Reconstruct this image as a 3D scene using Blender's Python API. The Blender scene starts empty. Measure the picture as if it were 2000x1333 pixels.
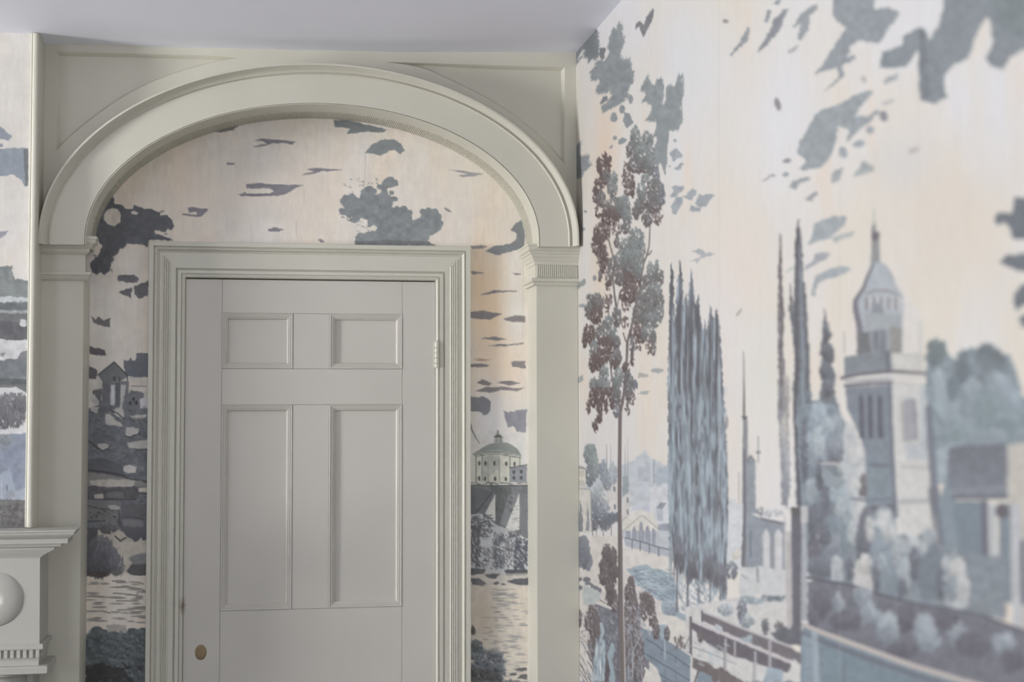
import bpy, bmesh, math
import numpy as np
from mathutils import Vector, Matrix
from mathutils.geometry import tessellate_polygon

S = bpy.context.scene
# ------------------------------------------------------------------ camera
FP = 2778.0                                   # focal length in pixels of a 2000 px wide frame (50 mm)
EYE = Vector((0.0, 0.0, 1.65))
YAW, PITCH, ROLL = math.radians(9.8), math.radians(2.62), math.radians(-0.12)
FW = Vector((math.sin(YAW) * math.cos(PITCH), math.cos(YAW) * math.cos(PITCH), math.sin(PITCH)))
RT0 = Vector((math.cos(YAW), -math.sin(YAW), 0.0)); UP0 = RT0.cross(FW)
RT = RT0 * math.cos(ROLL) + UP0 * math.sin(ROLL); UP = UP0 * math.cos(ROLL) - RT0 * math.sin(ROLL)
cam = bpy.data.objects.new('camera', bpy.data.cameras.new('camera')); S.collection.objects.link(cam)
cam.data.lens = 50.0; cam.data.sensor_width = 36.0; cam.data.clip_start = 0.05
cam.matrix_world = Matrix(((RT.x, UP.x, -FW.x, EYE.x), (RT.y, UP.y, -FW.y, EYE.y), (RT.z, UP.z, -FW.z, EYE.z), (0, 0, 0, 1)))
cam.data.dof.use_dof = True; cam.data.dof.focus_distance = 4.1; cam.data.dof.aperture_fstop = 2.7
S.camera = cam
# ------------------------------------------------------------------ world, window daylight and added fill, exposure
w = bpy.data.worlds.new('world'); S.world = w; w.use_nodes = True
w.node_tree.nodes['Background'].inputs[0].default_value = (0.80, 0.88, 1.0, 1); w.node_tree.nodes['Background'].inputs[1].default_value = 1.0
def area_light(name, loc, rot, sx, sy, energy, col):
    l = bpy.data.lights.new(name, 'AREA'); l.shape = 'RECTANGLE'; l.size = sx; l.size_y = sy; l.energy = energy; l.color = col
    o = bpy.data.objects.new(name, l); o.location = loc; o.rotation_euler = rot; S.collection.objects.link(o); return o
# sunlit ground outside throws the daylight up through the windows, bar the fill lamp, on to ceiling and upper walls
area_light('window_and_fill_light', (-5.75, 2.35, 1.45), (0, math.radians(-96), 0), 2.2, 1.5, 485, (1.0, 0.985, 0.965))
area_light('window_and_fill_light', (-5.75, 0.35, 1.45), (0, math.radians(-105), 0), 2.2, 1.5, 10, (1.0, 0.985, 0.965))
area_light('window_and_fill_light', (0.40, -2.60, 1.45), (math.radians(116), 0, 0), 1.5, 2.2, 42, (0.95, 0.975, 1.0))  # unseen frontal fill, added to brighten the back wall against the right wall
area_light('window_and_fill_light', (-3.20, -2.60, 1.45), (math.radians(116), 0, math.radians(-16)), 1.5, 2.2, 42, (0.95, 0.975, 1.0))
S.view_settings.view_transform = 'Standard'; S.view_settings.look = 'None'; S.view_settings.gamma = 1.0
S.view_settings.use_curve_mapping = False; S.view_settings.exposure = 0.40
S.cycles.max_bounces = 10; S.cycles.diffuse_bounces = 6; S.cycles.use_denoising = True

# ------------------------------------------------------------------ tracing helpers: a point of the 2000x1333 photograph on a known plane
def ray(px, py): return FW * FP + RT * (px - 1000.0) + UP * (666.5 - py)
def onY(px, py, Y):
    d = ray(px, py); t = (Y - EYE.y) / d.y; return EYE + d * t
def onX(px, py, X):
    d = ray(px, py); t = (X - EYE.x) / d.x; return EYE + d * t
YB = 4.450          # wallpapered back of the alcove
YF = 4.300          # face of pilasters and spandrels
YC = 4.200          # face of the chimney breast
YS = 4.315          # spandrel boards behind the arch
XR = onY(1130.5, 900, YF).x     # right wall
XL, YFR = -5.2, -2.0            # left wall, wall behind the camera
ZC = onY(1120, 102, YS).z       # ceiling at the corner
# ---------------------------------------------------------------------------
# PRINTED SCENIC WALLPAPER: a small brush set that lays the flat print down in
# numpy (colour only; back sheet lightened, right sheet darkened to offset room light); the print is carried by
# the wall meshes as a colour attribute that the wallpaper material reads.
# ---------------------------------------------------------------------------
def C(r, g, b): return np.array([r, g, b], np.float32) / 255.0

def vnoise(h, w, sx, sy, rng, octaves=3):
    out = np.zeros((h, w), np.float32); amp = 1.0; tot = 0.0
    for _ in range(octaves):
        gh, gw = int(h / sy) + 3, int(w / sx) + 3
        g = rng.random((gh, gw)).astype(np.float32)
        yy = np.arange(h, dtype=np.float32) / sy; xx = np.arange(w, dtype=np.float32) / sx
        yi = yy.astype(int); xi = xx.astype(int)
        fy = yy - yi; fx = xx - xi
        fy = (fy * fy * (3 - 2 * fy))[:, None]; fx = (fx * fx * (3 - 2 * fx))[None, :]
        a = g[yi][:, xi]; b = g[yi][:, xi + 1]; c = g[yi + 1][:, xi]; d = g[yi + 1][:, xi + 1]
        out += amp * ((a * (1 - fx) + b * fx) * (1 - fy) + (c * (1 - fx) + d * fx) * fy)
        tot += amp; amp *= 0.5; sx = max(1.5, sx / 2); sy = max(1.5, sy / 2)
    return out / tot - 0.5

class Paper:
    def __init__(self, x0, y0, x1, y1, base, seed):
        self.x0, self.y0 = x0, y0
        self.w, self.h = int(x1 - x0), int(y1 - y0)
        self.rng = np.random.default_rng(seed)
        self.c = np.empty((self.h, self.w, 3), np.float32); self.c[:] = base
        self.nx = vnoise(self.h, self.w, 7, 7, self.rng, 2); self.ny = vnoise(self.h, self.w, 7, 7, self.rng, 2)
        self.streak = vnoise(self.h, self.w, 5, 60, self.rng, 3)
        self.mottle = vnoise(self.h, self.w, 9, 9, self.rng, 3)
        self.stamps = {}
    def box(self, xa, ya, xb, yb):
        i0 = max(0, int(np.floor(xa - self.x0))); i1 = min(self.w, int(np.ceil(xb - self.x0)) + 1)
        j0 = max(0, int(np.floor(ya - self.y0))); j1 = min(self.h, int(np.ceil(yb - self.y0)) + 1)
        return i0, i1, j0, j1
    def blend(self, sl, m, col, var=0.0):
        t = self.c[sl]; cc = np.broadcast_to(col, t.shape)
        if var: cc = cc * (1 + var * self.mottle[sl])[..., None]
        t += (cc - t) * m[..., None]
    def mask(self, pts, rough):
        p = np.asarray(pts, np.float32); r = rough + 1
        i0, i1, j0, j1 = self.box(p[:, 0].min() - r, p[:, 1].min() - r, p[:, 0].max() + r, p[:, 1].max() + r)
        if i1 <= i0 or j1 <= j0: return None, None
        sl = (slice(j0, j1), slice(i0, i1)); m = np.zeros((j1 - j0, i1 - i0), np.float32)
        bx = np.arange(i0, i1, dtype=np.float32)[None, :] + self.x0; by = np.arange(j0, j1, dtype=np.float32)[:, None] + self.y0
        nx = self.nx[sl] * (2.6 * rough); ny = self.ny[sl] * (2.6 * rough)
        for ox, oy in ((.25, .25), (.75, .25), (.25, .75), (.75, .75)):
            X = bx + ox + nx; Y = by + oy + ny
            ins = np.zeros(m.shape, bool); n = len(p)
            for k in range(n):
                xa, ya = p[k]; xb, yb = p[(k + 1) % n]
                if ya == yb: continue
                ins ^= ((ya > Y) != (yb > Y)) & (X < (xb - xa) * (Y - ya) / (yb - ya) + xa)
            m += ins * 0.25
        return sl, m
    def poly(self, pts, col, a=1.0, rough=1.5, var=0.12, soft=0, grad=None):
        sl, m = self.mask(pts, rough)
        if sl is None: return
        for _ in range(int(soft)):
            q = np.pad(m, 1, mode='edge'); m = (q[:-2, 1:-1] + q[2:, 1:-1] + q[1:-1, :-2] + q[1:-1, 2:] + q[1:-1, 1:-1]) / 5
        if grad is not None:                       # second ink towards the lower edge
            t = np.linspace(0, 1, m.shape[0], dtype=np.float32)[:, None, None] + 0.5 * self.mottle[sl][..., None]
            col = col + (grad - col) * np.clip(t, 0, 1)
        self.blend(sl, m * a, col, var)
    def ell(self, cx, cy, rx, ry, col, a=1.0, rough=1.2, ang=0.0, n=14, **k):
        t = np.linspace(0, 2 * np.pi, n, endpoint=False); c, s = np.cos(ang), np.sin(ang)
        x = rx * np.cos(t); y = ry * np.sin(t)
        self.poly(np.stack([cx + x * c - y * s, cy + x * s + y * c], 1), col, a, rough, **k)
    def line(self, pts, wd, col, a=1.0):
        pts = np.asarray(pts, np.float32); wd = np.broadcast_to(np.asarray(wd, np.float32), (len(pts),))
        r = wd.max() + 2
        i0, i1, j0, j1 = self.box(pts[:, 0].min() - r, pts[:, 1].min() - r, pts[:, 0].max() + r, pts[:, 1].max() + r)
        if i1 <= i0 or j1 <= j0: return
        sl = (slice(j0, j1), slice(i0, i1))
        X = np.arange(i0, i1, dtype=np.float32)[None, :] + self.x0 + .5; Y = np.arange(j0, j1, dtype=np.float32)[:, None] + self.y0 + .5
        m = np.zeros((j1 - j0, i1 - i0), np.float32)
        for k in range(len(pts) - 1):
            (xa, ya), (xb, yb) = pts[k], pts[k + 1]; dx, dy = xb - xa, yb - ya
            t = np.clip(((X - xa) * dx + (Y - ya) * dy) / (dx * dx + dy * dy + 1e-6), 0, 1)
            d = np.hypot(X - xa - t * dx, Y - ya - t * dy); wv = wd[k] + (wd[k + 1] - wd[k]) * t
            m = np.maximum(m, np.clip(wv * .5 - d + .5, 0, 1))
        self.blend(sl, m * a, col)
    def stamp(self, L, W, ang):
        key = (round(L, 1), round(W, 1), int(round(ang * 8 / np.pi)) % 8)
        if key not in self.stamps:
            r = int(np.ceil(max(L, W))) + 1; g = np.arange(-r, r + 1, dtype=np.float32)
            X, Y = np.meshgrid(g, g); th = key[2] * np.pi / 8; c, s = np.cos(th), np.sin(th)
            u = (X * c + Y * s) / L; v = (-X * s + Y * c) / W
            self.stamps[key] = (r, np.clip((1 - np.hypot(u, v)) * min(L, W) + .5, 0, 1).astype(np.float32))
        return self.stamps[key]
    def dab(self, x, y, L, W, ang, col, a):
        r, s = self.stamp(L, W, ang); i = int(round(x - self.x0)); j = int(round(y - self.y0))
        if i - r < 0 or j - r < 0 or i + r + 1 > self.w or j + r + 1 > self.h: return
        t = self.c[j - r:j + r + 1, i - r:i + r + 1]; t += (col - t) * (s * a)[..., None]
    def clump(self, cx, cy, rx, ry, top, low, dens=1.0, L=3.2, W=1.7, a=.85, ang=1.57, spread=.5):
        """one tuft of leaves: dabs over an ellipse, paler above, darker below"""
        rng = self.rng; n = int(rx * ry * 0.42 * dens) + 4
        th = rng.random(n) * 2 * np.pi; rr = np.sqrt(rng.random(n)) * 1.08
        for x, y, k, q in zip(rr * np.cos(th), rr * np.sin(th), rng.random(n), rng.random(n)):
            t = min(1, max(0, .5 + .55 * y - .15 * x + .5 * (k - .5)))
            col = top + (low - top) * t
            self.dab(cx + x * rx, cy + y * ry, L * (.7 + .6 * q), W * (.7 + .6 * k), ang + (k - .5) * 2 * spread, col * (.92 + .16 * q), a)
    def scribble(self, xa, ya, xb, yb, n, L, W, col, a=.8, ang=0.0, spread=.1):
        rng = self.rng
        for _ in range(n):
            l = L * (.5 + rng.random())
            self.dab(xa + (xb - xa) * rng.random(), ya + (yb - ya) * rng.random(), l, W * (.6 + .8 * rng.random()), ang + (rng.random() - .5) * 2 * spread, col * (.92 + .16 * rng.random()), a)
    def fringe(self, pts, col, step=3.0, L=4.0, W=1.3, ang=2.1, spread=.5, a=.9):
        """ragged leaf tips along an outline"""
        rng = self.rng; n = len(pts)
        for k in range(n):
            (xa, ya), (xb, yb) = pts[k], pts[(k+1) % n]; m = max(1, int(math.hypot(xb-xa, yb-ya) / step))
            for q in range(m):
                t = (q + rng.random()) / m
                self.dab(xa+(xb-xa)*t, ya+(yb-ya)*t, L*(.5+rng.random()), W*(.7+.6*rng.random()), ang+(rng.random()-.5)*2*spread, col*(.95+.1*rng.random()), a)
    def inkgrey(self, k, dark):
        """the older, greyer ink: pull the mid and dark inks towards grey"""
        l = self.c.mean(-1, keepdims=True); m = np.clip((.80 - l) / .15, 0, 1)
        self.c += (l - self.c) * (k * m); self.c *= 1 - dark * m
    def wash(self, cx, cy, rx, ry, col, a):
        i0, i1, j0, j1 = self.box(cx - 2.2 * rx, cy - 2.2 * ry, cx + 2.2 * rx, cy + 2.2 * ry)
        if i1 <= i0 or j1 <= j0: return
        sl = (slice(j0, j1), slice(i0, i1))
        X = np.arange(i0, i1, dtype=np.float32)[None, :] + self.x0; Y = np.arange(j0, j1, dtype=np.float32)[:, None] + self.y0
        m = np.exp(-((X - cx) / rx) ** 2 - ((Y - cy) / ry) ** 2) * a
        self.blend(sl, m.astype(np.float32), col)

def Z(ox, oy, s):
    return lambda *p: [(ox + p[i] / s, oy + p[i + 1] / s) for i in range(0, len(p), 2)]
def paint_right():
    P = Paper(1100, -60, 2420, 1560, C(220, 214, 205), 7)
    # paper ground: aged cream with whiter and peach washes, brushed downwards
    g = vnoise(P.h, P.w, 90, 260, P.rng, 3); g2 = vnoise(P.h, P.w, 40, 200, P.rng, 3)
    P.c += (C(219, 219, 223) - P.c) * np.clip(.42 + 2.0 * g, 0, 1)[..., None]
    P.c += (C(226, 207, 190) - P.c) * np.clip(1.6 * g2 - .2, 0, .38)[..., None]
    P.c *= (1 + .025 * P.streak)[..., None]
    P.wash(1185, 300, 26, 120, C(224, 203, 184), .75); P.wash(1172, 520, 18, 110, C(224, 206, 187), .6)
    P.wash(1350, 120, 110, 120, C(217, 219, 224), .7); P.wash(1500, 260, 90, 150, C(221, 222, 227), .65)
    P.wash(1430, 560, 70, 150, C(226, 217, 212), .5); P.wash(1850, 420, 150, 150, C(216, 207, 196), .6)
    P.wash(1490, 720, 40, 90, C(214, 214, 196), .35); P.wash(1760, 320, 60, 60, C(206, 207, 211), .5)
    P.wash(1480, 950, 130, 160, C(220, 219, 220), .6); P.wash(1180, 980, 60, 120, C(216, 213, 211), .5); P.wash(1730, 560, 120, 130, C(217, 213, 208), .4)
    leaf = C(147, 154, 158); leafd = C(128, 133, 138); cloud = C(163, 170, 177); cloudd = C(150, 150, 158)
    # ---- foliage hanging in at the top, left
    z = Z(1120, 0, 4.9925)
    P.poly(z(-80,600, 0,510, 60,450, 130,370, 225,270, 245,330, 225,350, 245,420, 240,560, 215,590, 190,555, 150,610, 152,560, 110,560, 130,500, 90,480, 40,560, 20,640, -60,700), leafd, var=.2)
    P.poly(z(440,230, 470,235, 475,330, 495,380, 490,440, 465,470, 455,520, 460,570, 490,590, 540,580, 565,640, 560,690, 585,700, 580,810, 550,830, 525,890, 530,960, 470,1000, 440,1020, 290,1095, 280,1040, 330,1010, 350,970, 400,930, 360,910, 405,835, 350,880, 330,900, 230,915, 215,890, 250,840, 270,800, 250,770, 180,785, 170,710, 200,670, 240,650, 210,625, 260,590, 310,605, 345,550, 360,510, 340,470, 360,370, 390,280, 430,290), leaf, rough=2, var=.22, grad=C(143,149,154))
    P.fringe(z(440,230, 470,235, 475,330, 495,380, 490,440, 465,470, 455,520, 460,570, 490,590, 540,580, 565,640, 560,690, 585,700, 580,810, 550,830, 525,890, 530,960, 470,1000, 440,1020, 290,1095, 280,1040, 330,1010, 350,970, 400,930, 360,910, 405,835, 350,880, 330,900, 230,915, 215,890, 250,840, 270,800, 250,770, 180,785, 170,710, 200,670, 240,650, 210,625, 260,590, 310,605, 345,550, 360,510, 340,470, 360,370, 390,280, 430,290), leaf, 3.2, 4, 1.2)
    P.fringe(z(245,330, 225,350, 245,420, 240,560, 215,590, 190,555, 150,610, 152,560, 110,560, 130,500, 90,480, 40,560, 20,640), leafd, 3.0, 4, 1.1)
    P.fringe(z(720,750, 745,840, 800,840, 815,780, 860,770, 880,850, 870,980, 870,1080, 905,1000, 912,860, 935,840, 990,850, 1030,740, 1065,740, 1072,900, 1050,990, 1062,1180, 1010,1270, 940,1270), leaf, 3.4, 4, 1.2, 1.8)
    P.fringe(z(840,1200, 720,1170, 770,1090, 780,1040, 740,1000, 680,990, 720,930, 700,890, 660,890, 680,830), leaf, 3.0, 4, 1.2, 2.4)
    P.poly(z(260,480, 320,470, 310,560, 280,590, 250,540), leafd)
    P.poly(z(290,950, 335,940, 330,990, 260,1035), leafd)
    for x, y, rx, ry in ((560,970,22,50),(480,1070,30,45),(400,1150,35,50)):
        (q,) = z(x, y); P.ell(q[0], q[1], rx/5, ry/5, leaf)
    P.poly(z(500,1100, 550,1110, 590,1200, 530,1255, 480,1190), leaf)
    P.poly(z(780,85, 792,110, 770,210, 685,370, 660,310, 645,260, 608,295, 610,240, 650,205, 690,250, 710,180), C(132,132,137), rough=.8)
    P.poly(z(720,750, 745,840, 800,840, 815,780, 860,770, 880,850, 870,980, 870,1080, 905,1000, 912,860, 935,840, 990,850, 1030,740, 1065,740, 1072,900, 1050,990, 1062,1180, 1010,1270, 940,1270, 930,1340, 770,1340, 840,1200, 720,1170, 770,1090, 780,1040, 740,1000, 680,990, 720,930, 700,890, 660,890, 680,830), leaf, rough=2, var=.2)
    P.poly([(1282,236),(1331,233),(1325,253),(1309,256),(1305,288),(1301,345),(1291,318),(1284,334),(1276,300),(1284,270)], leaf, rough=1.5)
    (q,) = z(1490,212); P.ell(q[0], q[1], 6, 4, C(160,156,156), soft=1)
    # ---- paler leaves and cloud flecks beside the tall tree
    z = Z(1120, 240, 6.667)
    P.poly(z(0,330, 30,340, 88,245, 75,450, 205,430, 190,510, 228,560, 130,640, 100,715, 0,760), C(148,153,159), var=.15)
    P.fringe(z(30,340, 88,245, 75,450, 205,430, 190,510, 228,560, 130,640, 100,715), C(148,153,159), 3, 4, 1.1, 2.4)
    P.poly(z(590,230, 640,190, 710,215, 660,280, 590,285), leaf); P.ell(1202,271,4,4,leaf); P.ell(1194,288,5,2,cloudd,ang=-.8)
    for pts in ((1320,330,1400,390,1430,450,1380,470,1300,520,1290,470,1240,420),(1400,530,1440,540,1410,610,1310,610),
                (1340,820,1440,830,1430,890,1380,920,1370,970,1250,970,1310,900,1290,850),(1330,980,1430,980,1430,1080,1370,1130,1340,1200,1300,1190,1280,1090),
                (1490,900,1560,870,1610,890,1600,950,1560,970,1530,1020,1420,970,1480,960),(1650,940,1860,950,1790,1000,1740,1090,1650,1110,1590,1060),(1540,1090,1660,1110,1650,1170,1510,1160)):
        P.poly(z(*pts), cloud, rough=2)
    P.ell(1320,276,4,3,cloud); P.ell(1308,326,2,2,cloud); P.ell(1144,415,3,2.5,cloudd)
    z = Z(1120, 440, 6.667)
    P.poly(z(1540,345, 1650,305, 1720,360, 1860,380, 1740,425, 1650,450, 1620,510, 1590,470, 1500,485, 1640,430, 1660,400, 1590,360), C(176,179,184), rough=2)
    P.poly(z(0,790, 60,760, 160,700, 172,740, 140,790, 60,835, 0,860), C(155,160,160)); P.ell(1162,545,4,7,C(150,150,152)); P.ell(1140,449,4,3,cloud,ang=-.6); P.ell(1138,599,7,4,cloud)
    z = Z(1120, 640, 6.667)
    P.poly(z(0,720, 60,660, 130,620, 140,680, 80,730), C(170,174,174)); P.poly(z(1000,575, 1040,540, 1200,550, 1160,580, 1100,610), C(172,174,176)); P.poly(z(850,600, 970,610, 980,655, 850,670), C(180,177,172))
    P.poly(z(900,830, 1010,840, 960,880, 830,885), C(178,182,182))
    # ---- sweeping leaf sprays upper right
    z = Z(1400, 0, 3.3333); lv = C(152,159,166); lg = C(140,148,155)
    for pts, col in (((390,0,430,0,410,40,370,30),lv),((340,65,365,75,340,150,310,140),lv),((440,60,465,60,440,130,410,220,360,260,270,350,290,290,350,210,370,140),C(146,150,158)),
        ((200,185,215,190,205,270,150,310,100,375,90,350,150,280),C(155,160,166)),((650,30,665,60,610,110,600,200,560,270,530,260,545,160,490,190,545,90),C(158,163,169)),((480,320,540,290,520,340,465,345),C(178,178,182)),
        ((760,-60,1030,-60,1030,60,1120,50,1195,80,1170,140,1110,200,1060,290,930,270,880,300,850,380,900,360,910,380,820,440,830,500,770,560,690,600,800,510,780,440,640,490,700,410,740,340,820,220,850,180,790,150,755,90),lv),
        ((1330,180,1360,190,1380,260,1440,190,1480,60,1490,-60,2500,-60,2500,300,2250,480,2000,320,1900,390,1870,460,1790,440,1760,390,1800,280,1790,180,1770,110,1720,170,1680,270,1640,380,1540,430,1480,500,1490,600,1500,640,1420,680,1325,655,1312,330,1230,440,1060,450,1080,340,1210,300,1210,240),lg),
        ((1080,520,1200,480,1180,520,1100,550),C(172,176,181)),
        ((1010,590,1020,610,960,680,900,760,990,760,1050,710,1060,740,960,830,850,930,860,850,790,820,780,930,740,1020,690,1090,580,1110,530,1110,590,1060,520,990,560,900,610,820,650,740,740,700,830,670,900,620),C(158,165,171)),
        ((960,1050,1035,1090,1030,1120,880,1160,930,1100),C(170,175,178)),((750,1130,830,1090,800,1180,740,1200),C(170,174,178)),((500,1180,620,1150,610,1180,550,1200,510,1240,470,1220),C(160,164,170)),
        ((650,1240,660,1260,620,1320,575,1310),C(165,168,174)),((370,1130,380,1150,330,1170,280,1190),C(160,158,162))):
        P.poly(z(*pts), col, rough=2.5, soft=1, var=.15)
    P.poly(z(1312,190,1360,190,1375,400,1390,640,1330,650), C(125,130,138), a=.7, soft=2); P.poly(z(1750,-60,2500,-60,2500,150,2000,250,1850,200), C(128,138,142), a=.6, soft=3)
    for x, y, rx, ry, col in ((1090,760,25,40,cloudd),(1000,850,28,25,cloud),(930,940,38,25,cloud),(825,995,26,40,cloud),(400,680,20,45,C(150,145,150)),(460,1050,30,16,cloudd),(455,1140,22,16,cloud),(1120,670,45,14,C(185,185,186)),(1290,980,40,20,C(186,182,184)),(960,520,16,28,C(180,180,186))):
        (q,) = z(x, y); P.ell(q[0], q[1], rx/3.33, ry/3.33, col, ang=-.3, soft=1)
    z = Z(1600, 400, 5)
    for pts in ((1720,130,1760,80,1890,90,1900,-60,2600,-100,2500,300,2000,340,1900,340,1870,240,1830,170,1740,220),(1770,560,1840,500,2000,490,2300,520,2200,700,2000,660,1850,620),(1900,920,1960,800,2000,780,2300,900,2000,1000,1930,1040),(1960,1100,2040,1080,2060,1200,1980,1210)):
        P.poly(z(*pts), C(118,124,132), rough=3, soft=2)
    z = Z(1400, 400, 6.667)
    for pts in ((1280,250,1500,160,1700,150,1680,260,1480,450,1350,480,1190,540,1250,400),(1290,930,1400,880,1550,820,1700,810,1760,850,1600,940,1450,970,1330,1030,1290,1120,1290,1200,1220,1190,1250,1090)):
        P.poly(z(*pts), C(166,173,179), soft=1)
    P.poly(z(1290,650,1400,620,1490,640,1440,710,1280,790,1150,870,1160,800,1270,730), C(168,170,178), soft=1); P.poly(z(1500,440,1640,380,1810,350,1780,420,1640,450,1540,520), C(180,184,184), soft=1)
    P.poly(z(960,820,1040,790,1040,850,880,890), C(190,194,190), soft=1); P.ell(1444,612,3,9,C(178,176,170),ang=.6,soft=1)
    # ---- far town and hills between the tree and the poplars
    z = Z(1120, 840, 6.667)
    P.poly(z(-60,900, 500,520, 760,420, 950,260, 960,340, 1060,420, 1230,460, 1260,1000, 700,1000, -60,1000), C(193,199,206), soft=2, rough=3)
    P.poly(z(940,430,1000,430,1000,680,840,680,830,490,940,490), C(182,187,196), rough=.6); P.poly(z(1040,390,1065,390,1070,700,1040,700), C(168,174,186), rough=.6); P.poly(z(1080,530,1240,460,1240,800,1090,760), C(178,186,197), soft=1)
    P.poly(z(1000,760,1240,700,1240,1260,1090,1260,1000,1000), C(206,208,214), rough=1); P.poly(z(1080,1030,1140,950,1220,960,1160,1040), C(150,156,164), rough=.6); P.poly(z(1090,1050,1170,1040,1170,1200,1100,1190), C(180,186,196), rough=.6)
    P.poly(z(800,960,1000,980,1010,1110,860,1050,740,1080), C(196,198,210), rough=.8); P.poly(z(1090,1240,1260,1230,1260,1340,1100,1340), C(158,164,176))
    for x, y0, y1, w_ in ((437,200,520,2.2),(490,200,560,2.4),(680,210,640,2.2),(710,110,700,2.4),(320,400,640,2.5)):
        P.line(z(x, y0, x, (y0+y1)/2, x, y1), (.6, w_*.6, w_), C(165,170,172))
    P.poly(z(640,620,720,600,730,840,650,880), C(160,170,176)); P.poly(z(490,600,560,600,560,840,490,840), C(178,184,194), rough=.8)
    P.poly(z(430,740,590,700,590,1100,470,1110), C(212,210,208)); P.poly(z(640,900,745,820,745,1150,640,1170), C(205,203,202))
    for x, y in ((540,780),(545,1010),(710,920),(712,1080)): P.ell(1120+x/6.667, 840+y/6.667, 2.2, 6, C(140,142,148), rough=.5)
    P.clump(1153, 888, 11, 20, C(152,160,163), C(125,133,138), 1.6); P.clump(1160, 915, 9, 25, C(150,158,160), C(128,134,142), 1.4); P.clump(1152, 930, 8, 20, C(140,146,150), C(120,126,134), 1.5); P.clump(1164, 905, 4, 22, C(165,172,172), C(150,158,160), 1)
    P.clump(1178, 920, 8, 20, C(160,168,180), C(130,136,148), 1.5); P.clump(1185, 940, 8, 18, C(160,168,178), C(140,146,156), 1.4); P.clump(1198, 925, 7, 20, C(178,184,192), C(160,166,176), 1)
    P.clump(1170, 975, 12, 28, C(190,196,200), C(130,138,148), 1.6); P.clump(1182, 985, 8, 25, C(205,206,206), C(140,146,158), 1.4); P.clump(1160, 1005, 7, 22, C(140,146,158), C(118,122,132), 1.6)
    P.clump(1182, 1015, 22, 10, C(130,136,148), C(110,112,122), 1.8); P.clump(1200, 1010, 10, 7, C(130,136,148), C(112,116,126), 1.6); P.clump(1162, 1028, 6, 10, C(125,128,136), C(112,114,124), 1.4); P.clump(1181, 1028, 9, 8, C(120,124,134), C(112,114,124), 1.4)
    for x in (1158, 1166, 1179, 1195): P.line([(x,1025),(x,1053)], 1.5, C(140,136,138))
    P.poly(z(50,510,160,520,165,750,50,750), C(210,206,196), rough=.4); P.line(z(50,500,160,515), 2.2, C(130,134,136)); P.line(z(60,490,100,480,140,500), 1.5, C(130,134,136))
    for r in (560, 600, 690, 730):
        for k in range(5): P.line(z(75+17*k, r-18, 75+17*k, r+12), 1.1, C(170,168,164))
    P.poly(z(40,770,225,775,240,1350,40,1350), C(208,206,200), rough=.5); P.line(z(50,765,225,785), 2.5, C(165,168,168)); P.line(z(232,800,245,1330), 1.5, C(150,152,156))
    P.poly(z(60,1330,85,1050,100,900,115,1050,135,1330), C(136,139,146)); P.poly(z(170,1330,180,1050,190,920,200,1050,215,1330), C(146,149,156))
    P.poly(z(640,1190,760,1110,880,1040,930,1060,1100,1210,1110,1360,640,1360), C(212,210,205), rough=.5)
    P.line(z(650,1330,880,1130,920,1135,1100,1290), 1.4, C(160,156,152)); P.line(z(640,1190,700,1140), 1.2, C(140,142,148))
    for x, y, rx, ry in ((885,1290,26,85),(795,1340,24,70),(970,1330,24,75),(1045,1350,18,60),(712,1370,14,50)): P.ell(1120+x/6.667, 840+y/6.667, rx/6.667, ry/6.667, C(152,154,166), rough=.4)
    # ---- middle ground below: wall of the church, fence, paths
    z = Z(1120, 1040, 6.667)
    P.poly(z(-60,300,250,60,590,60,590,1900,-60,1900), C(212,207,203), soft=1); P.poly(z(640,-10,1250,-10,1270,240,1100,230,640,90), C(190,194,202), rough=.5)
    for x, w_ in ((715,30),(800,34),(890,44),(975,34),(1050,24)): P.poly(z(x-w_,-10,x+w_,-10,x+w_,110+(x-715)*.2,x-w_,110+(x-715)*.2), C(158,162,174), rough=.5)
    P.poly(z(660,80,1260,230,1250,330,1120,310,900,250,680,190), C(178,181,192), rough=.8)
    P.poly(z(640,200,900,240,1120,310,1250,330,1330,560,1330,1350,640,1350), C(214,210,206), soft=1)
    P.line(z(680,80,880,130,1120,205,1260,235), 2.0, C(110,114,124))
    for x, y in ((770,110),(875,130),(992,165),(1115,205)): P.line(z(x,y,x-3,y+115), 2.2, C(122,126,136))
    # pond
    P.poly(z(690,500,850,440,960,430,1080,500,1160,490,1300,590,1340,700,1340,900,1290,990,1200,920,1130,910,980,790,830,690,790,590), C(168,182,192), rough=1.5, grad=C(158,174,186))
    P.scribble(1240,1112,1318,1165, 90, 5, 1.0, C(132,146,160), .75, .18, .25); P.scribble(1290,1120,1320,1180, 50, 4, 1.2, C(135,150,162), .7, .5, .3); P.scribble(1245,1115,1315,1160, 40, 5, .9, C(190,200,206), .7, .15, .2)
    P.line(z(800,590,900,690,1100,830,1280,960,1330,1040), 1.6, C(130,136,146)); P.line(z(820,720,1000,850,1140,950), 5, C(214,210,208))
    # bank, lower paths and blue shrubs
    P.poly(z(1140,900,1250,900,1400,1060,1560,1130,1540,1260,1350,1130,1130,1060), C(160,172,184), soft=1); P.clump(1312,1190,12,14,C(170,180,190),C(130,140,152),1.2,ang=.5)
    P.poly(z(1180,1080,1330,1110,1530,1200,1520,1400,1400,1700,1200,1600), C(212,209,204), soft=1); P.poly(z(1150,900,1170,1330,1060,1330,1040,880), C(210,206,204))
    # ---- poplar stand
    dk, md, lt = C(104,106,113), C(136,143,152), C(168,180,192)
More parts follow.
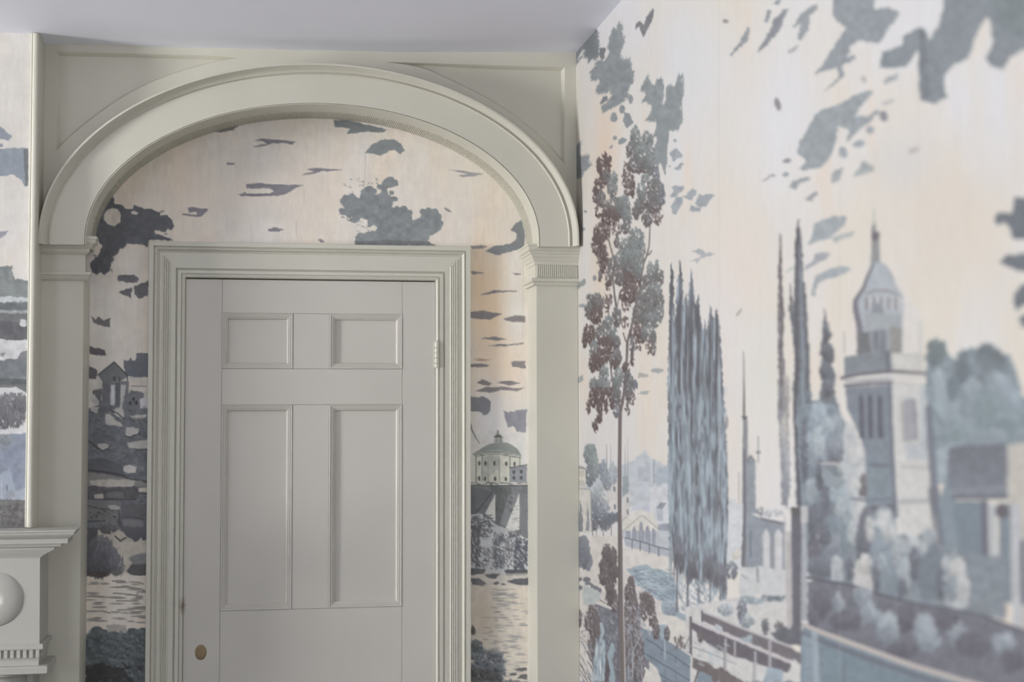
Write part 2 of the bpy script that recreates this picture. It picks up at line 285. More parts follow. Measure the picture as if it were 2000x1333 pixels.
    reg = [(1307,640),(1309,560),(1312,514),(1316,530),(1318,640),(1323,560),(1329,505),(1333,540),(1336,600),(1340,575),(1344,600),(1347,560),(1352,525),(1356,570),(1360,600),(1364,574),(1368,600),(1372,650),(1378,625),(1382,650),(1386,620),(1389,597),(1393,625),(1396,620),(1400,602),(1407,640),(1410,700),(1416,800),(1421,900),(1424,1020),(1424,1090),(1421,1160),(1414,1188),(1406,1140),(1396,1172),(1386,1130),(1372,1148),(1358,1128),(1344,1150),(1336,1110),(1326,1128),(1318,1108),(1309,1060),(1305,980),(1306,860),(1304,760)]
    sl, m = P.mask(reg, 2.0)
    t = np.arange(m.shape[0], dtype=np.float32)[:, None] / m.shape[0]
    s = vnoise(m.shape[0], m.shape[1], 5, 60, P.rng, 2) * 2.4 + vnoise(m.shape[0], m.shape[1], 3, 16, P.rng, 2) * .9
    v = np.clip(.22 + .62 * t - .30 * np.clip((t - .78) * 5, 0, 1) + s * .75, 0, 1)[..., None]
    col = np.where(v < .5, dk + (md - dk) * v * 2, md + (lt - md) * (v * 2 - 1))
    P.c[sl] += (col - P.c[sl]) * m[..., None]
    for x, y0, y1, w_ in ((1312,518,800,7),(1329,510,900,7),(1341,575,900,6),(1352,532,950,8),(1364,580,900,7),(1388,600,860,5),(1400,610,900,8)):
        P.line([(x,y0),(x-.5,y0+70),(x-1,(y0+y1)/2),(x,y1)], (1,w_*.55,w_*.6,1), C(98,98,105), .75)
        P.line([(x+w_*.55,y0+70),(x+w_*.6,y1)], (1,3.5), C(160,168,178), .5)
    for k in range(420):
        x = 1307 + 114*P.rng.random(); y = 760 + 370*P.rng.random(); q = P.rng.random()
        P.dab(x, y, 9+10*q, 1.5+1.4*P.rng.random(), 1.57, (C(172,184,196), C(104,106,116), C(140,150,160), C(150,166,176))[int(q*3.99)], .5)
    [P.clump(x_, y_, 6, 26, C(128,130,140), C(104,102,110), .55, L=9, W=1.5, a=.7, spread=.12) for x_, y_ in ((1322,1080),(1331,1092),(1349,1105),(1361,1110),(1379,1108),(1388,1112),(1401,1128),(1412,1132))]
    for x, y0, y1, w_ in ((1323,1110,1196,3.4),(1344,1130,1185,4),(1365,1120,1190,3.2),(1376,1120,1160,2),(1388,1130,1198,3.2),(1408,1150,1198,3)):
        P.line([(x,y0),(x-.5,y1)], w_, C(118,116,124)); P.line([(x+2.4,y0+10),(x+2,y1)], 1.4, C(176,184,192), .8)
    P.scribble(1325,1135,1420,1198, 70, 6, 1.8, C(158,172,184), .7, 1.2, .6); P.scribble(1325,1150,1420,1198, 40, 6, 1.6, C(128,138,150), .6, .9, .5)
    # ---- bridge with railings, front right of the poplars
    P.poly([(1340,1190),(1380,1180),(1430,1170),(1548,1170),(1548,1333),(1340,1333)], C(205,204,204), soft=2)
    P.clump(1418,1192,14,12,C(190,196,204),C(140,150,160),1); P.clump(1450,1195,9,20,C(140,146,156),C(112,116,126),1.4); P.clump(1470,1172,22,9,C(165,178,186),C(148,160,168),1); P.clump(1512,1165,20,10,C(128,138,148),C(116,124,134),1.4)
    P.clump(1495,1225,6,14,C(118,122,126),C(104,106,112),1.5); P.clump(1522,1228,8,12,C(128,124,126),C(106,104,112),1.5); P.clump(1460,1215,14,12,C(180,190,196),C(130,138,148),1); P.poly([(1540,1222),(1566,1222),(1566,1262),(1528,1262),(1505,1240)], C(112,114,122), soft=1)
    P.poly([(1373,1197),(1400,1206),(1436,1223),(1546,1267),(1566,1280),(1566,1300),(1436,1245),(1372,1214)], C(122,118,124), soft=1)
    P.poly([(1398,1220),(1412,1226),(1412,1238),(1398,1232)], C(180,188,194)); P.poly([(1445,1250),(1470,1240),(1470,1258),(1452,1256)], C(165,178,186), soft=1)
    P.poly([(1350,1216),(1420,1246),(1548,1300),(1548,1318),(1480,1298),(1470,1295),(1404,1272),(1390,1265),(1352,1230)], C(112,108,116), soft=1)
    P.line([(1372,1196),(1400,1207),(1436,1223),(1545,1265)], 4.2, C(190,187,190)); P.line([(1351,1214),(1420,1243),(1548,1297)], 4.6, C(198,195,199))
    for x, y0, y1, w_, col in ((1350,1208,1282,5,C(112,108,114)),(1372,1195,1216,3,C(112,110,118)),(1418,1250,1316,3.6,C(176,174,178)),(1436,1255,1282,3.4,C(180,178,180)),(1476,1276,1333,5,C(180,180,188)),(1505,1254,1310,5,C(176,174,182)),(1415,1252,1316,1.8,C(110,108,112)),(1474,1276,1333,1.6,C(110,110,116))):
        P.line([(x,y0),(x,y1)], w_, col)
    P.line([(1350,1240),(1340,1262),(1334,1280)], 2, C(130,128,132)); P.clump(1368,1245,5,10,C(120,116,118),C(104,100,104),1.4)
    P.poly([(1353,1286),(1385,1296),(1396,1308),(1410,1306),(1440,1326),(1465,1340),(1400,1340),(1380,1322),(1366,1312),(1353,1306)], C(120,112,114), soft=1); P.line([(1345,1262),(1400,1283),(1440,1300)], 2, C(160,160,166)); P.scribble(1360,1255,1420,1300, 20, 6, 2, C(178,190,198), .7, .4, .2)
    P.poly([(1365,1312),(1390,1322),(1392,1345),(1360,1345)], C(135,150,162)); P.line([(1365,1312),(1356,1340)], 4, C(118,112,112)); P.line([(1348,1282),(1349,1340)], 6, C(206,204,206))
    P.poly([(1545,1305),(1553,1288),(1562,1300),(1570,1340),(1535,1340)], C(208,207,206), soft=1); P.poly([(1500,1305),(1530,1310),(1530,1340),(1490,1340)], C(160,174,186), soft=2)
    # ---- rocks, fall and thicket at the lower left
    z = Z(1120, 1133, 6.667); br, bd = C(122,114,116), C(100,92,95)
    P.poly(z(310,300,490,380,560,420,590,300,660,360,740,0,800,0,830,300,900,380,880,620,1000,700,1100,640,1250,800,1520,960,1520,1400,260,1400,240,950,330,700,320,420), C(126,128,138), soft=1, var=.2)
    P.poly(z(900,640,1090,700,1240,800,1320,850,1530,990,1520,1400,1090,1400,1100,1200,1000,1060,880,1020), C(136,149,162), rough=1)
    for pts in ((950,780,1060,840,1160,920,1300,990,1420,1080,1520,1150),(900,950,1020,1020,1150,1100,1310,1190,1420,1260,1520,1320),(1100,1220,1210,1290,1330,1360)):
        P.line(z(*pts), 1.8, C(98,102,114))
    for x, y in ((1150,900),(1330,1010),(1200,1160),(1340,1230),(1020,1010)): P.line(z(x,y,x+5,y+90), 1.2, C(108,112,124))
    P.line(z(1240,800,1330,850,1520,985), 3.4, C(206,204,204)); P.line(z(1190,720,1195,900,1200,1040), 2.4, C(168,182,192))
    P.poly(z(1100,600,1210,600,1220,760,1160,800,1110,700), C(160,176,186), soft=1)
    P.clump(1303,1238,5,12,C(122,118,124),C(104,100,108),1.5); P.scribble(1318,1245,1338,1268, 24, 5, 1.3, C(112,104,106), .8, 1.3, .3)
    P.poly(z(880,1100,990,1180,1000,1070,1090,1160,1150,1330,1150,1420,920,1420), C(212,209,206), soft=1)
    for cx, cy, rx, ry, d in ((1185,1085,9,18,1.2),(1182,1105,10,16,1.2),(1196,1090,8,20,1),(1180,1130,10,12,1.2),(1198,1115,8,22,1.3),(1196,1135,8,14,1),(1192,1160,8,16,1),(1188,1172,5,10,.8),(1202,1182,8,16,1.4),
        (1156,1195,6,18,1.1),(1150,1215,8,18,1.2),(1163,1205,7,22,1.4),(1162,1235,9,26,1.6),(1155,1265,6,16,1.2),(1133,1210,3,14,1),(1232,1150,7,22,1.6),(1225,1160,5,14,1.2),(1236,1185,9,22,1.5),(1262,1172,12,14,1.5),(1270,1185,9,16,1.5),(1258,1195,8,16,.9),(1275,1210,7,16,1.3),(1282,1232,6,18,1.2),(1225,1200,7,20,1.4),(1235,1230,14,26,1.2),(1245,1260,12,26,1.2),(1225,1270,8,30,1.3),(1250,1300,10,26,1),(1240,1310,9,20,1)):
        P.clump(cx, cy, rx, ry, br, bd, d, L=3.4)
    P.scribble(1178,1200,1208,1320, 90, 4, 1.1, C(104,106,116), .7, 1.2, .8); P.scribble(1222,1190,1256,1330, 120, 4, 1.2, C(168,174,184), .55, 1.4, .6)
    P.scribble(1140,1180,1210,1330, 130, 3.6, 1.1, C(172,172,178), .6, 1.3, .7); P.scribble(1218,1135,1284,1240, 130, 3.2, 1.0, C(186,184,188), .65, 1.2, .8); P.scribble(1225,1220,1262,1333, 90, 4, 1.2, C(150,156,168), .6, 1.4, .5); P.scribble(1170,1065,1212,1180, 80, 3, 1.0, C(190,184,184), .6, 1.3, .7)
    P.clump(1180,1320,10,14,C(120,112,122),C(98,90,98),1.5); P.clump(1188,1300,5,18,C(112,104,112),C(98,90,96),1.4)
    P.poly(z(350,560,390,555,410,700,390,760,420,830,415,1330,250,1400,260,1100,290,900,330,820,360,700), C(170,184,194), rough=1.2); P.scribble(1161,1250,1182,1330, 40, 8, 1, C(134,148,160), .7, 1.57, .1); P.scribble(1163,1250,1180,1330, 25, 9, 1.2, C(200,208,212), .7, 1.57, .1)
    P.poly(z(440,1000,500,820,545,840,540,950,520,1050,550,1330,480,1400,470,1150), C(160,174,184)); P.line(z(890,700,830,840,780,930,770,1290), 2.2, C(176,178,184)); P.line(z(730,900,720,1300), 1.5, C(168,168,172))
    for k in range(26):
        y = 1255 + 80*P.rng.random(); x = 1131 + 22*P.rng.random(); P.line([(x,y),(x+5,y+7),(x+11,y+20)], (1.2,2,.8), (C(112,106,108), C(206,204,202), C(130,136,148))[k % 3])
    P.scribble(1132,1233,1152,1258, 18, 2, .8, C(130,126,128), .7)
    z = Z(1120, 1040, 6.667)
    P.poly(z(60,80,110,60,155,40,180,120,205,200,265,420,235,470,210,515,70,460), C(134,138,148), rough=2); P.clump(1142,1080,9,30,C(140,144,154),C(112,116,126),1.6)
    for x, y, rx, ry in ((95,620,25,28),(180,630,50,35),(95,730,26,30),(200,680,50,18),(255,710,30,30),(300,740,30,32),(345,770,28,32)): P.ell(1120+x/6.667, 1040+y/6.667, rx/6.667, ry/6.667, C(124,127,134))
    P.poly(z(130,690,380,800,330,900,300,960,130,960), C(186,192,192), soft=1); P.line(z(310,930,490,1000), 4.5, C(212,208,204)); P.line(z(350,890,500,980), 1.4, C(110,106,110))
    for cx, cy in ((1185,1085),(1180,1110),(1196,1095),(1181,1130),(1199,1120),(1196,1165),(1191,1150)): P.clump(cx, cy, 8, 14, br, bd, 1.0, L=3)
    # ---- the tall tree: trunks, then its tufts of drooping leaves
    tk = C(122,114,114)
    P.line([(1217,1340),(1215,1240),(1213,1140),(1211,1000),(1211,900),(1212,805),(1216,790),(1220,767),(1223,730),(1225,700),(1226,670),(1234,640),(1240,612),(1249,575),(1253,545),(1258,515),(1264,500),(1268,485),(1270,455),(1271,430)], (11,10,9,8,7.5,7,6,6,5.5,5,5,4.5,4,3.6,3.4,3.4,3.2,2.6,2.2,1.6), tk)
    P.line([(1222,1340),(1219,1200),(1217,1100)], (3,3,1.5), C(196,192,192), .8); P.line([(1208,1330),(1209,1100),(1208,900)], (2,2,1), C(96,90,94), .7)
    P.line([(1264,500),(1270,497),(1274,490)], (3.4,3,1.5), tk); P.line([(1212,800),(1205,770),(1197,745),(1194,722),(1192,705)], (4,4,3.4,3,2.5), tk); P.line([(1196,740),(1188,760)], 2, tk)
    P.line([(1205,640),(1204,600),(1199,560),(1198,540),(1201,512),(1196,492),(1190,470),(1193,440)], (4,4,3.4,3.4,4,4.6,3.6,2.5), tk); P.line([(1199,500),(1194,480),(1191,466)], 1.8, C(205,196,186)); P.line([(1206,600),(1211,575)], 2, tk); P.line([(1223,668),(1218,652)], 2.4, tk); P.line([(1193,640),(1188,600),(1183,575)], (2,2,1), tk)
    tufts = """1241 270 9 22 g;1264 274 11 16 g;1234 297 10 18 m;1259 303 19 24 g;1249 324 22 15 m;1223 342 8 25 s;1235 365 5 20 b;1226 370 8 18 s;1270 324 9 18 g;1261 351 7 9 g;1282 345 6 18 p;1279 372 16 20 m;1293 382 6 20 p;1253 375 8 17 g;1252 398 10 18 m;1276 399 16 18 m;1243 412 7 16 m;1264 428 10 14 m;1285 426 9 13 s;
1181 312 4 14 b;1171 324 6 14 b;1189 318 6 12 b;1180 337 11 14 b;1184 348 9 12 m;1169 367 9 16 b;1163 380 5 14 b;1201 348 5 11 g;1196 367 9 18 g;1174 390 9 14 m;1169 410 8 15 s;1204 408 24 20 m;1217 402 14 18 g;1225 425 9 15 g;1192 425 18 15 b;
1175 455 14 18 b;1204 452 8 14 s;1222 447 10 10 m;1165 477 8 20 b;1177 477 8 19 b;1169 503 5 14 s;1180 505 8 20 b;1178 524 6 12 b;1172 540 3 10 m;1205 474 5 9 m;1243 467 14 20 g;1244 488 16 20 g;1219 485 10 18 g;1216 507 16 15 g;1240 507 16 18 g;1213 527 15 16 m;1234 530 17 18 m;1234 551 18 16 b;1228 575 16 17 b;1193 518 5 13 m;1190 542 6 16 m;1189 558 5 9 b;1210 545 9 12 m;1223 597 8 12 s;1246 530 8 14 g;
1271 533 7 19 g;1283 524 4 13 g;1283 543 6 12 m;1292 542 4 13 m;1262 550 8 12 m;1280 567 13 15 g;1259 575 12 15 m;1264 590 22 18 m;1286 590 11 16 m;1259 610 22 18 m;1286 612 10 13 g;1270 627 20 14 g;1247 624 11 14 m;
1154 590 8 14 m;1168 593 10 18 m;1150 608 7 15 m;1165 617 12 15 b;1184 594 7 15 s;1192 584 3 12 s;1205 620 8 18 m;1187 630 9 12 g;1222 630 8 12 s;1151 652 11 17 b;1142 668 4 12 b;1156 665 5 12 b;1180 653 16 18 m;1198 658 8 18 g;1184 677 18 17 b;1160 685 7 19 g;1174 697 18 14 b;1204 670 8 12 m;1204 700 10 15 m;1159 710 8 16 b;1170 710 8 14 b;1201 712 9 10 b;1247 655 16 16 b;1267 653 14 13 g;1276 664 5 15 m;1247 676 5 12 s;1267 678 7 14 s;1277 682 3 12 m;1235 676 4 18 m;1235 704 3 12 b;
1223 724 7 16 b;1226 742 8 14 m;1234 751 7 12 m;1240 751 4 10 p;1228 767 6 18 m;1235 782 5 15 s;1225 799 5 12 s;1180 731 8 14 g;1208 736 8 15 g;1159 754 6 15 g;1169 750 6 13 g;1180 754 10 16 g;1205 751 8 15 g;1160 778 8 18 b;1171 775 9 18 b;1183 775 6 15 b;1195 770 5 15 b;1205 775 8 16 m;1150 795 4 14 b;1171 802 6 15 b;1171 818 5 9 b;1163 832 5 12 b;1184 795 3 12 b;1204 805 5 12 p;1195 790 5 10 b"""
    pal = {'g': (C(142,150,152), C(112,112,114)), 'm': (C(128,130,132), C(104,96,98)), 'b': (C(116,104,104), C(94,82,82)), 's': (C(124,114,114), C(98,88,88)), 'p': (C(132,134,144), C(112,112,122))}
    for q in tufts.replace('\n', '').split(';'):
        cx, cy, rx, ry, k = q.split(); hi, lo = pal[k]
        P.clump(float(cx), float(cy), float(rx), float(ry), hi, lo, .5 if k == 's' else 1.3, L=3.0, W=1.5, a=.8, spread=.6)
    # ---- slim cypresses
    def cypress(pts, c1, c2):
        P.poly(pts, c1, rough=2, soft=1, grad=c2, var=.2)
    cypress([(1525,452),(1528,500),(1529,560),(1533,620),(1530,680),(1534,730),(1540,800),(1543,900),(1540,990),(1528,990),(1526,900),(1520,800),(1521,700),(1520,600),(1522,500)], C(124,118,118), C(150,150,158))
    P.line([(1526,460),(1525,560),(1530,640),(1524,700),(1528,760)], (2,3,3,3,2), C(100,94,96), .7)
    P.clump(1536,780,5,40,C(178,176,172),C(150,148,152),.7,L=8); P.clump(1532,870,6,60,C(190,188,184),C(150,152,160),.7,L=8); P.clump(1536,930,6,60,C(176,178,184),C(140,144,154),.6,L=8)
    P.poly([(1545,555),(1549,590),(1550,640),(1542,610)], C(120,116,118)); P.line([(1544,556),(1546,600)], 2.5, C(120,118,118))
    cypress([(1560,426),(1565,450),(1568,490),(1570,540),(1576,580),(1577,640),(1583,690),(1582,740),(1588,790),(1594,860),(1596,990),(1556,990),(1552,850),(1550,760),(1553,700),(1547,650),(1544,610),(1551,600),(1553,540),(1553,470)], C(116,116,122), C(128,138,148))
    P.line([(1562,480),(1566,560),(1567,640),(1570,700),(1568,760),(1575,850),(1578,960)], (2,4,4,5,5,8,10), C(164,176,188), .55); P.line([(1559,430),(1557,540),(1556,640),(1558,720),(1553,800),(1558,900),(1563,990)], (2,5,5,7,6,7,7), C(96,92,100), .75); P.line([(1574,580),(1578,680),(1580,760)], (3,5,6), C(100,100,106), .6)
    cypress([(1613,600),(1616,640),(1625,655),(1620,670),(1630,690),(1632,705),(1624,715),(1634,735),(1628,760),(1640,800),(1650,850),(1655,930),(1600,930),(1600,860),(1606,800),(1600,770),(1608,745),(1600,730),(1608,700),(1603,690),(1608,660),(1608,630)], C(118,118,126), C(140,148,158))
    for cx, cy, rx, ry in ((1614,650,6,20),(1616,690,12,16),(1616,730,13,16),(1618,760,12,18),(1622,800,16,20)): P.clump(cx, cy, rx, ry, C(128,134,142), C(98,98,106), .9, L=4)
    # ---- blue thicket under the cypresses
    P.poly([(1556,800),(1600,780),(1640,800),(1660,850),(1700,900),(1705,1000),(1690,1100),(1660,1145),(1580,1130),(1568,1000)], C(138,149,159), soft=2, rough=4, var=.25)
    for cx, cy, rx, ry, a1, a2 in ((1630,830,14,14,C(165,174,184),C(140,148,158)),(1636,870,18,16,C(150,158,168),C(120,126,138)),(1620,880,20,16,C(150,158,168),C(118,122,134)),(1630,905,26,10,C(124,128,138),C(112,114,124)),(1600,830,16,40,C(172,184,194),C(140,152,162)),(1592,900,20,50,C(165,176,186),C(120,128,138)),(1605,930,6,24,C(112,114,124),C(104,106,116)),(1632,945,14,20,C(140,150,158),C(112,118,128)),(1620,960,10,20,C(112,118,128),C(108,114,124)),(1640,970,18,26,C(170,182,190),C(150,162,172)),(1610,1010,28,26,C(130,136,146),C(112,114,124)),(1640,1030,26,22,C(142,154,164),C(126,136,146)),(1600,1070,18,40,C(126,126,136),C(110,108,118)),(1625,1075,20,30,C(150,158,168),C(122,128,138)),(1655,1060,12,34,C(140,152,162),C(122,132,142)),(1602,1110,22,18,C(130,136,146),C(108,110,120))):
        P.clump(cx, cy, rx, ry, a1, a2, .6, L=7, W=4, a=.6)
    P.line([(1570,1025),(1590,1038),(1601,1054)], (5,6,4), C(164,172,182), .8)
    P.poly([(1605,906),(1626,904),(1642,908),(1656,928),(1640,960),(1612,950),(1606,930)], C(150,160,168), soft=1); P.line([(1604,907),(1632,906),(1642,912),(1658,930)], (4,4,5,4), C(186,184,186)); P.poly([(1606,910),(1634,912),(1646,935),(1628,930)], C(132,140,148), soft=1)
    P.poly([(1624,1092),(1637,1088),(1647,1120),(1648,1136),(1626,1136)], C(176,182,190), soft=2)
    # pale blossoming bush
    P.poly([(1652,826),(1664,826),(1674,844),(1678,866),(1692,876),(1697,900),(1700,935),(1694,960),(1690,1000),(1686,1085),(1668,1085),(1662,1010),(1652,945),(1644,905),(1652,880),(1646,860)], C(194,196,199), soft=2, rough=4, grad=C(176,184,192))
    for cx, cy, rx, ry in ((1664,845,9,14),(1674,895,18,18),(1686,935,10,20),(1672,960,9,24),(1680,1010,9,26)): P.clump(cx, cy, rx, ry, C(206,206,204), C(176,180,186), .35, L=6, W=4, a=.6)
    P.clump(1688,955,7,24,C(130,126,128),C(118,116,122),.5,L=5,W=3)
    # ---- minaret, small temple front, gate pier
    P.line([(1453,688),(1454,760),(1454,815)], (1.2,3,4.5), C(128,124,122)); P.line([(1454,700),(1454,740)], 3.5, C(180,174,170), .6); P.poly([(1449,814),(1461,814),(1459,822),(1452,822)], C(118,116,118), rough=.4)
    P.poly([(1452,822),(1461,822),(1463,1110),(1448,1110)], C(146,146,152), rough=.6, soft=1); P.line([(1454,880),(1456,1000),(1452,1105)], (3,5,7), C(112,112,122), .8)
    P.poly([(1459,900),(1467,889),(1476,903),(1477,1005),(1458,1005)], C(148,156,164), rough=.8, soft=1); P.line([(1460,902),(1467,892),(1475,902)], 3, C(126,128,136)); P.line([(1482,854),(1482,905)], 2.6, C(168,172,170)); P.ell(1482,885,5,3,C(142,142,144),rough=.4); P.line([(1444,925),(1444,1000)], 2.5, C(190,182,182)); P.clump(1431,990,10,14,C(205,208,214),C(180,190,196),.6)
    P.poly([(1423,985),(1452,985),(1450,1060),(1448,1118),(1420,1118)], C(205,208,212), soft=1); P.clump(1438,1085,9,8,C(214,206,196),C(190,188,180),.8); P.clump(1430,1115,10,16,C(140,146,154),C(112,112,122),1)
    P.poly([(1458,1000),(1478,1010),(1534,1022),(1534,1115),(1458,1115)], C(150,157,167), rough=.8); P.line([(1490,1016),(1534,1025)], 5, C(128,128,138)); P.clump(1485,1000,7,8,C(150,154,160),C(140,144,152),.8); P.clump(1510,1004,20,6,C(186,188,194),C(170,172,180),.7)
    for x0, x1, y1 in ((1491,1504,1155),(1514,1529,1160)): P.poly([(x0,1045),((x0+x1)/2,1034),(x1,1045),(x1+1,y1),(x0+1,y1)], C(203,203,206), rough=.5, soft=1)
    P.line([(1467,1040),(1467,1090)], 2.5, C(118,126,136)); P.line([(1509,1060),(1509,1145)], 4, C(156,154,158)); P.poly([(1445,1112),(1490,1108),(1534,1118),(1534,1165),(1445,1165)], C(200,202,204), soft=2); P.line([(1480,1112),(1482,1138)], 5, C(160,162,168)); P.line([(1450,1125),(1460,1132)], 3, C(165,168,176))
    P.line([(1534,1010),(1536,1170)], 3, C(190,188,190)); P.poly([(1537,1040),(1547,1040),(1547,1230),(1538,1230)], C(186,182,184), soft=1)
    P.poly([(1546,992),(1567,992),(1566,1260),(1549,1260)], C(112,112,122), rough=.6, soft=1); P.poly([(1545,994),(1565,992),(1566,1008),(1546,1008)], C(106,104,104), rough=.4, soft=1); P.poly([(1565,990),(1578,990),(1580,1024),(1566,1024)], C(190,190,192), rough=.4, soft=1); P.poly([(1567,1030),(1576,1034),(1578,1100),(1576,1215),(1567,1215)], C(170,174,182), rough=.6, soft=1)
    # ---- domed tower
    sh, bl, li = C(134,141,151), C(120,122,132), C(202,202,201)
    P.poly([(1705,432),(1711,432),(1713,452),(1720,455),(1718,470),(1720,515),(1701,515),(1704,470),(1702,455)], C(150,152,154), soft=1, rough=.6); P.ell(1710,463,8,9,C(122,118,124),soft=1); P.line([(1708,410),(1708,440)], 4, C(195,198,192))
    P.poly([(1702,515),(1722,513),(1735,522),(1744,538),(1750,555),(1764,578),(1767,600),(1764,692),(1676,692),(1674,640),(1667,606),(1668,588),(1684,565),(1691,543)], C(176,182,190), soft=1, rough=.6)
    P.line([(1707,518),(1695,543),(1688,563),(1672,588),(1672,605),(1680,640),(1682,690)], (5,6,7,9,11,12,14), C(122,120,130), .9); P.line([(1730,522),(1740,535),(1747,550)], 4, C(168,172,178)); P.line([(1692,575),(1710,569),(1735,569),(1764,582)], (4,5,5,3), C(156,154,158))
    for x in (1694,1708,1722,1737,1751): P.line([(x,584),(x,606)], 5, C(150,148,150) if x > 1725 else C(140,140,142)); P.line([(x+6,582),(x+6,604)], 4, C(200,198,200), .8)
    P.poly([(1704,594),(1726,594),(1726,614),(1704,614)], C(146,152,160), soft=1); P.poly([(1690,614),(1764,614),(1764,650),(1690,650)], C(168,174,180), soft=2)
    P.poly([(1676,650),(1700,650),(1702,692),(1674,692)], C(122,124,128), soft=1); P.poly([(1702,648),(1735,646),(1735,692),(1702,692)], C(142,148,156), soft=1); P.poly([(1738,640),(1762,640),(1762,692),(1738,692)], C(152,152,150), soft=1); P.line([(1712,650),(1712,684)], 4, C(116,120,126)); P.line([(1725,646),(1725,684)], 4, C(116,120,126))
    P.poly([(1763,560),(1800,620),(1800,690),(1763,692)], C(212,210,210), a=.6, soft=2); P.line([(1799,630),(1799,690)], 3, C(188,190,194)); P.line([(1650,650),(1650,690)], 3, C(182,180,178))
    P.poly([(1650,698),(1742,686),(1744,730),(1650,738)], C(136,143,150), soft=1, rough=.5); P.line([(1734,690),(1736,728)], 8, C(118,122,130)); P.poly([(1744,692),(1804,690),(1806,726),(1744,726)], C(200,199,196), soft=1, rough=.5)
    P.line([(1645,740),(1680,733),(1743,727),(1808,731)], (7,6,7,6), C(118,116,124)); P.line([(1652,746),(1743,739)], 4, C(154,156,164)); P.line([(1744,739),(1805,740)], 6, C(198,198,200)); P.line([(1652,755),(1700,750),(1743,748)], 7, C(124,124,132)); P.line([(1745,748),(1790,750)], 3, C(176,176,178))
    P.poly([(1652,758),(1743,752),(1748,930),(1752,1040),(1700,1040),(1694,960),(1690,880),(1670,830),(1655,800)], sh, rough=.8, soft=1, grad=C(138,150,160)); P.line([(1739,755),(1743,860),(1747,930),(1751,1010)], (6,7,8,9), C(116,120,132), .85)
    for x in (1678,1695,1714): P.poly([(x,780),(x+5,769),(x+10,782),(x+12,858),(x+2,858)], C(104,104,116), rough=.5, soft=1)
    P.line([(1700,910),(1735,911)], 7, C(120,124,136)); P.line([(1660,975),(1700,980),(1745,975)], 4, C(122,126,138)); P.poly([(1700,990),(1745,985),(1752,1045),(1710,1050)], C(118,116,126), soft=2)
    P.poly([(1744,752),(1804,748),(1810,800),(1814,920),(1820,1000),(1828,1060),(1800,1080),(1782,1095),(1760,1050),(1752,960),(1748,860)], li, rough=.8, soft=1)
    P.poly([(1760,790),(1772,778),(1790,780),(1794,862),(1766,864)], C(164,165,172), soft=1); P.line([(1788,786),(1792,860)], 4, C(140,140,150)); P.line([(1762,790),(1765,860)], 5, C(176,174,172)); P.poly([(1797,752),(1806,752),(1812,900),(1800,900)], C(178,186,194), soft=2, a=.8); P.poly([(1768,868),(1798,868),(1800,898),(1770,900)], C(184,188,194), soft=2); P.line([(1762,913),(1814,915)], 6, C(186,183,184)); P.line([(1758,982),(1820,980)], 7, C(172,172,177))
    # ---- trees right of the tower, monument with columns
    z = Z(1600, 667, 5)
    P.poly(z(1075,80,1150,30,1250,40,1260,130,1350,200,1390,110,1470,70,1560,60,1620,20,1700,50,1790,130,1870,150,1940,300,2000,560,2600,520,2900,1000,2900,1400,1850,1340,1300,1400,1130,1400,1080,1000,1050,600,1040,300), C(142,154,162), rough=4, soft=2, var=.25)
    for cx, cy, rx, ry, a1, a2 in ((1828,690,18,20,C(124,134,138),C(120,130,136)),(1835,750,10,24,C(172,182,190),C(150,160,168)),(1880,720,12,30,C(122,132,138),C(116,124,132)),(1930,700,20,20,C(116,124,130),C(126,136,142)),(1945,710,18,16,C(116,124,130),C(130,140,146)),(1912,750,10,14,C(126,132,138),C(122,128,136)),(1900,770,16,26,C(160,172,180),C(142,154,162)),(1850,790,20,30,C(168,178,188),C(148,160,168)),(1950,760,20,26,C(168,178,188),C(142,154,162)),(1925,800,20,34,C(140,154,160),C(134,148,154)),(1980,800,14,36,C(162,174,184),C(142,154,162)),(1965,840,16,16,C(132,148,154),C(130,144,150)),(1875,840,24,20,C(150,162,170),C(136,150,156)),(1940,855,24,10,C(156,168,176),C(144,154,162)),(1862,760,10,20,C(124,138,146),C(124,134,142))):
        P.clump(cx, cy, rx, ry, a1, a2, .5, L=9, W=5, a=.5)
    P.line([(1815,800),(1820,900),(1832,1000)], (14,14,20), C(122,126,138), .85); P.poly([(1828,1000),(1862,900),(1870,1080),(1838,1075)], C(138,150,160), soft=3); P.poly([(1830,880),(1856,870),(1852,930),(1832,950)], C(168,178,188), soft=3, a=.8); P.line([(1822,960),(1836,1060)], 18, C(116,118,130), .7)
    P.poly([(1969,870),(2060,860),(2400,850),(2400,1240),(1990,1240),(1972,1000)], C(192,188,182), soft=2); P.poly([(1856,878),(1880,872),(1966,869),(1970,975),(1862,978),(1850,915)], C(120,122,132), soft=2, rough=1.5, grad=C(132,138,148)); P.line([(1862,960),(1966,955)], 9, C(146,150,158), .7); P.line([(1860,974),(1968,974)], 6, C(112,114,124))
    P.poly([(1862,980),(1920,980),(1924,1210),(1880,1200)], C(128,140,150), soft=1); P.line([(1924,985),(1928,1215)], 14, C(114,116,128)); P.poly([(1930,985),(1946,985),(1952,1215),(1938,1215)], C(186,190,194), soft=2); P.poly([(1950,985),(1974,985),(1978,1180),(1956,1180)], C(132,142,152), soft=2); P.poly([(1975,985),(1994,985),(1998,1240),(1980,1240)], C(186,188,194), soft=2); P.line([(1998,1060),(2000,1180)], 9, C(104,108,124)); P.ell(1958,1000,14,14,C(112,108,116),soft=2); P.ell(1962,1195,8,20,C(200,182,172),soft=3)
    for x in (2040,2110,2190,2280): P.poly([(x,1000),(x+26,1000),(x+32,1260),(x+4,1260)], C(150,156,164), soft=2)
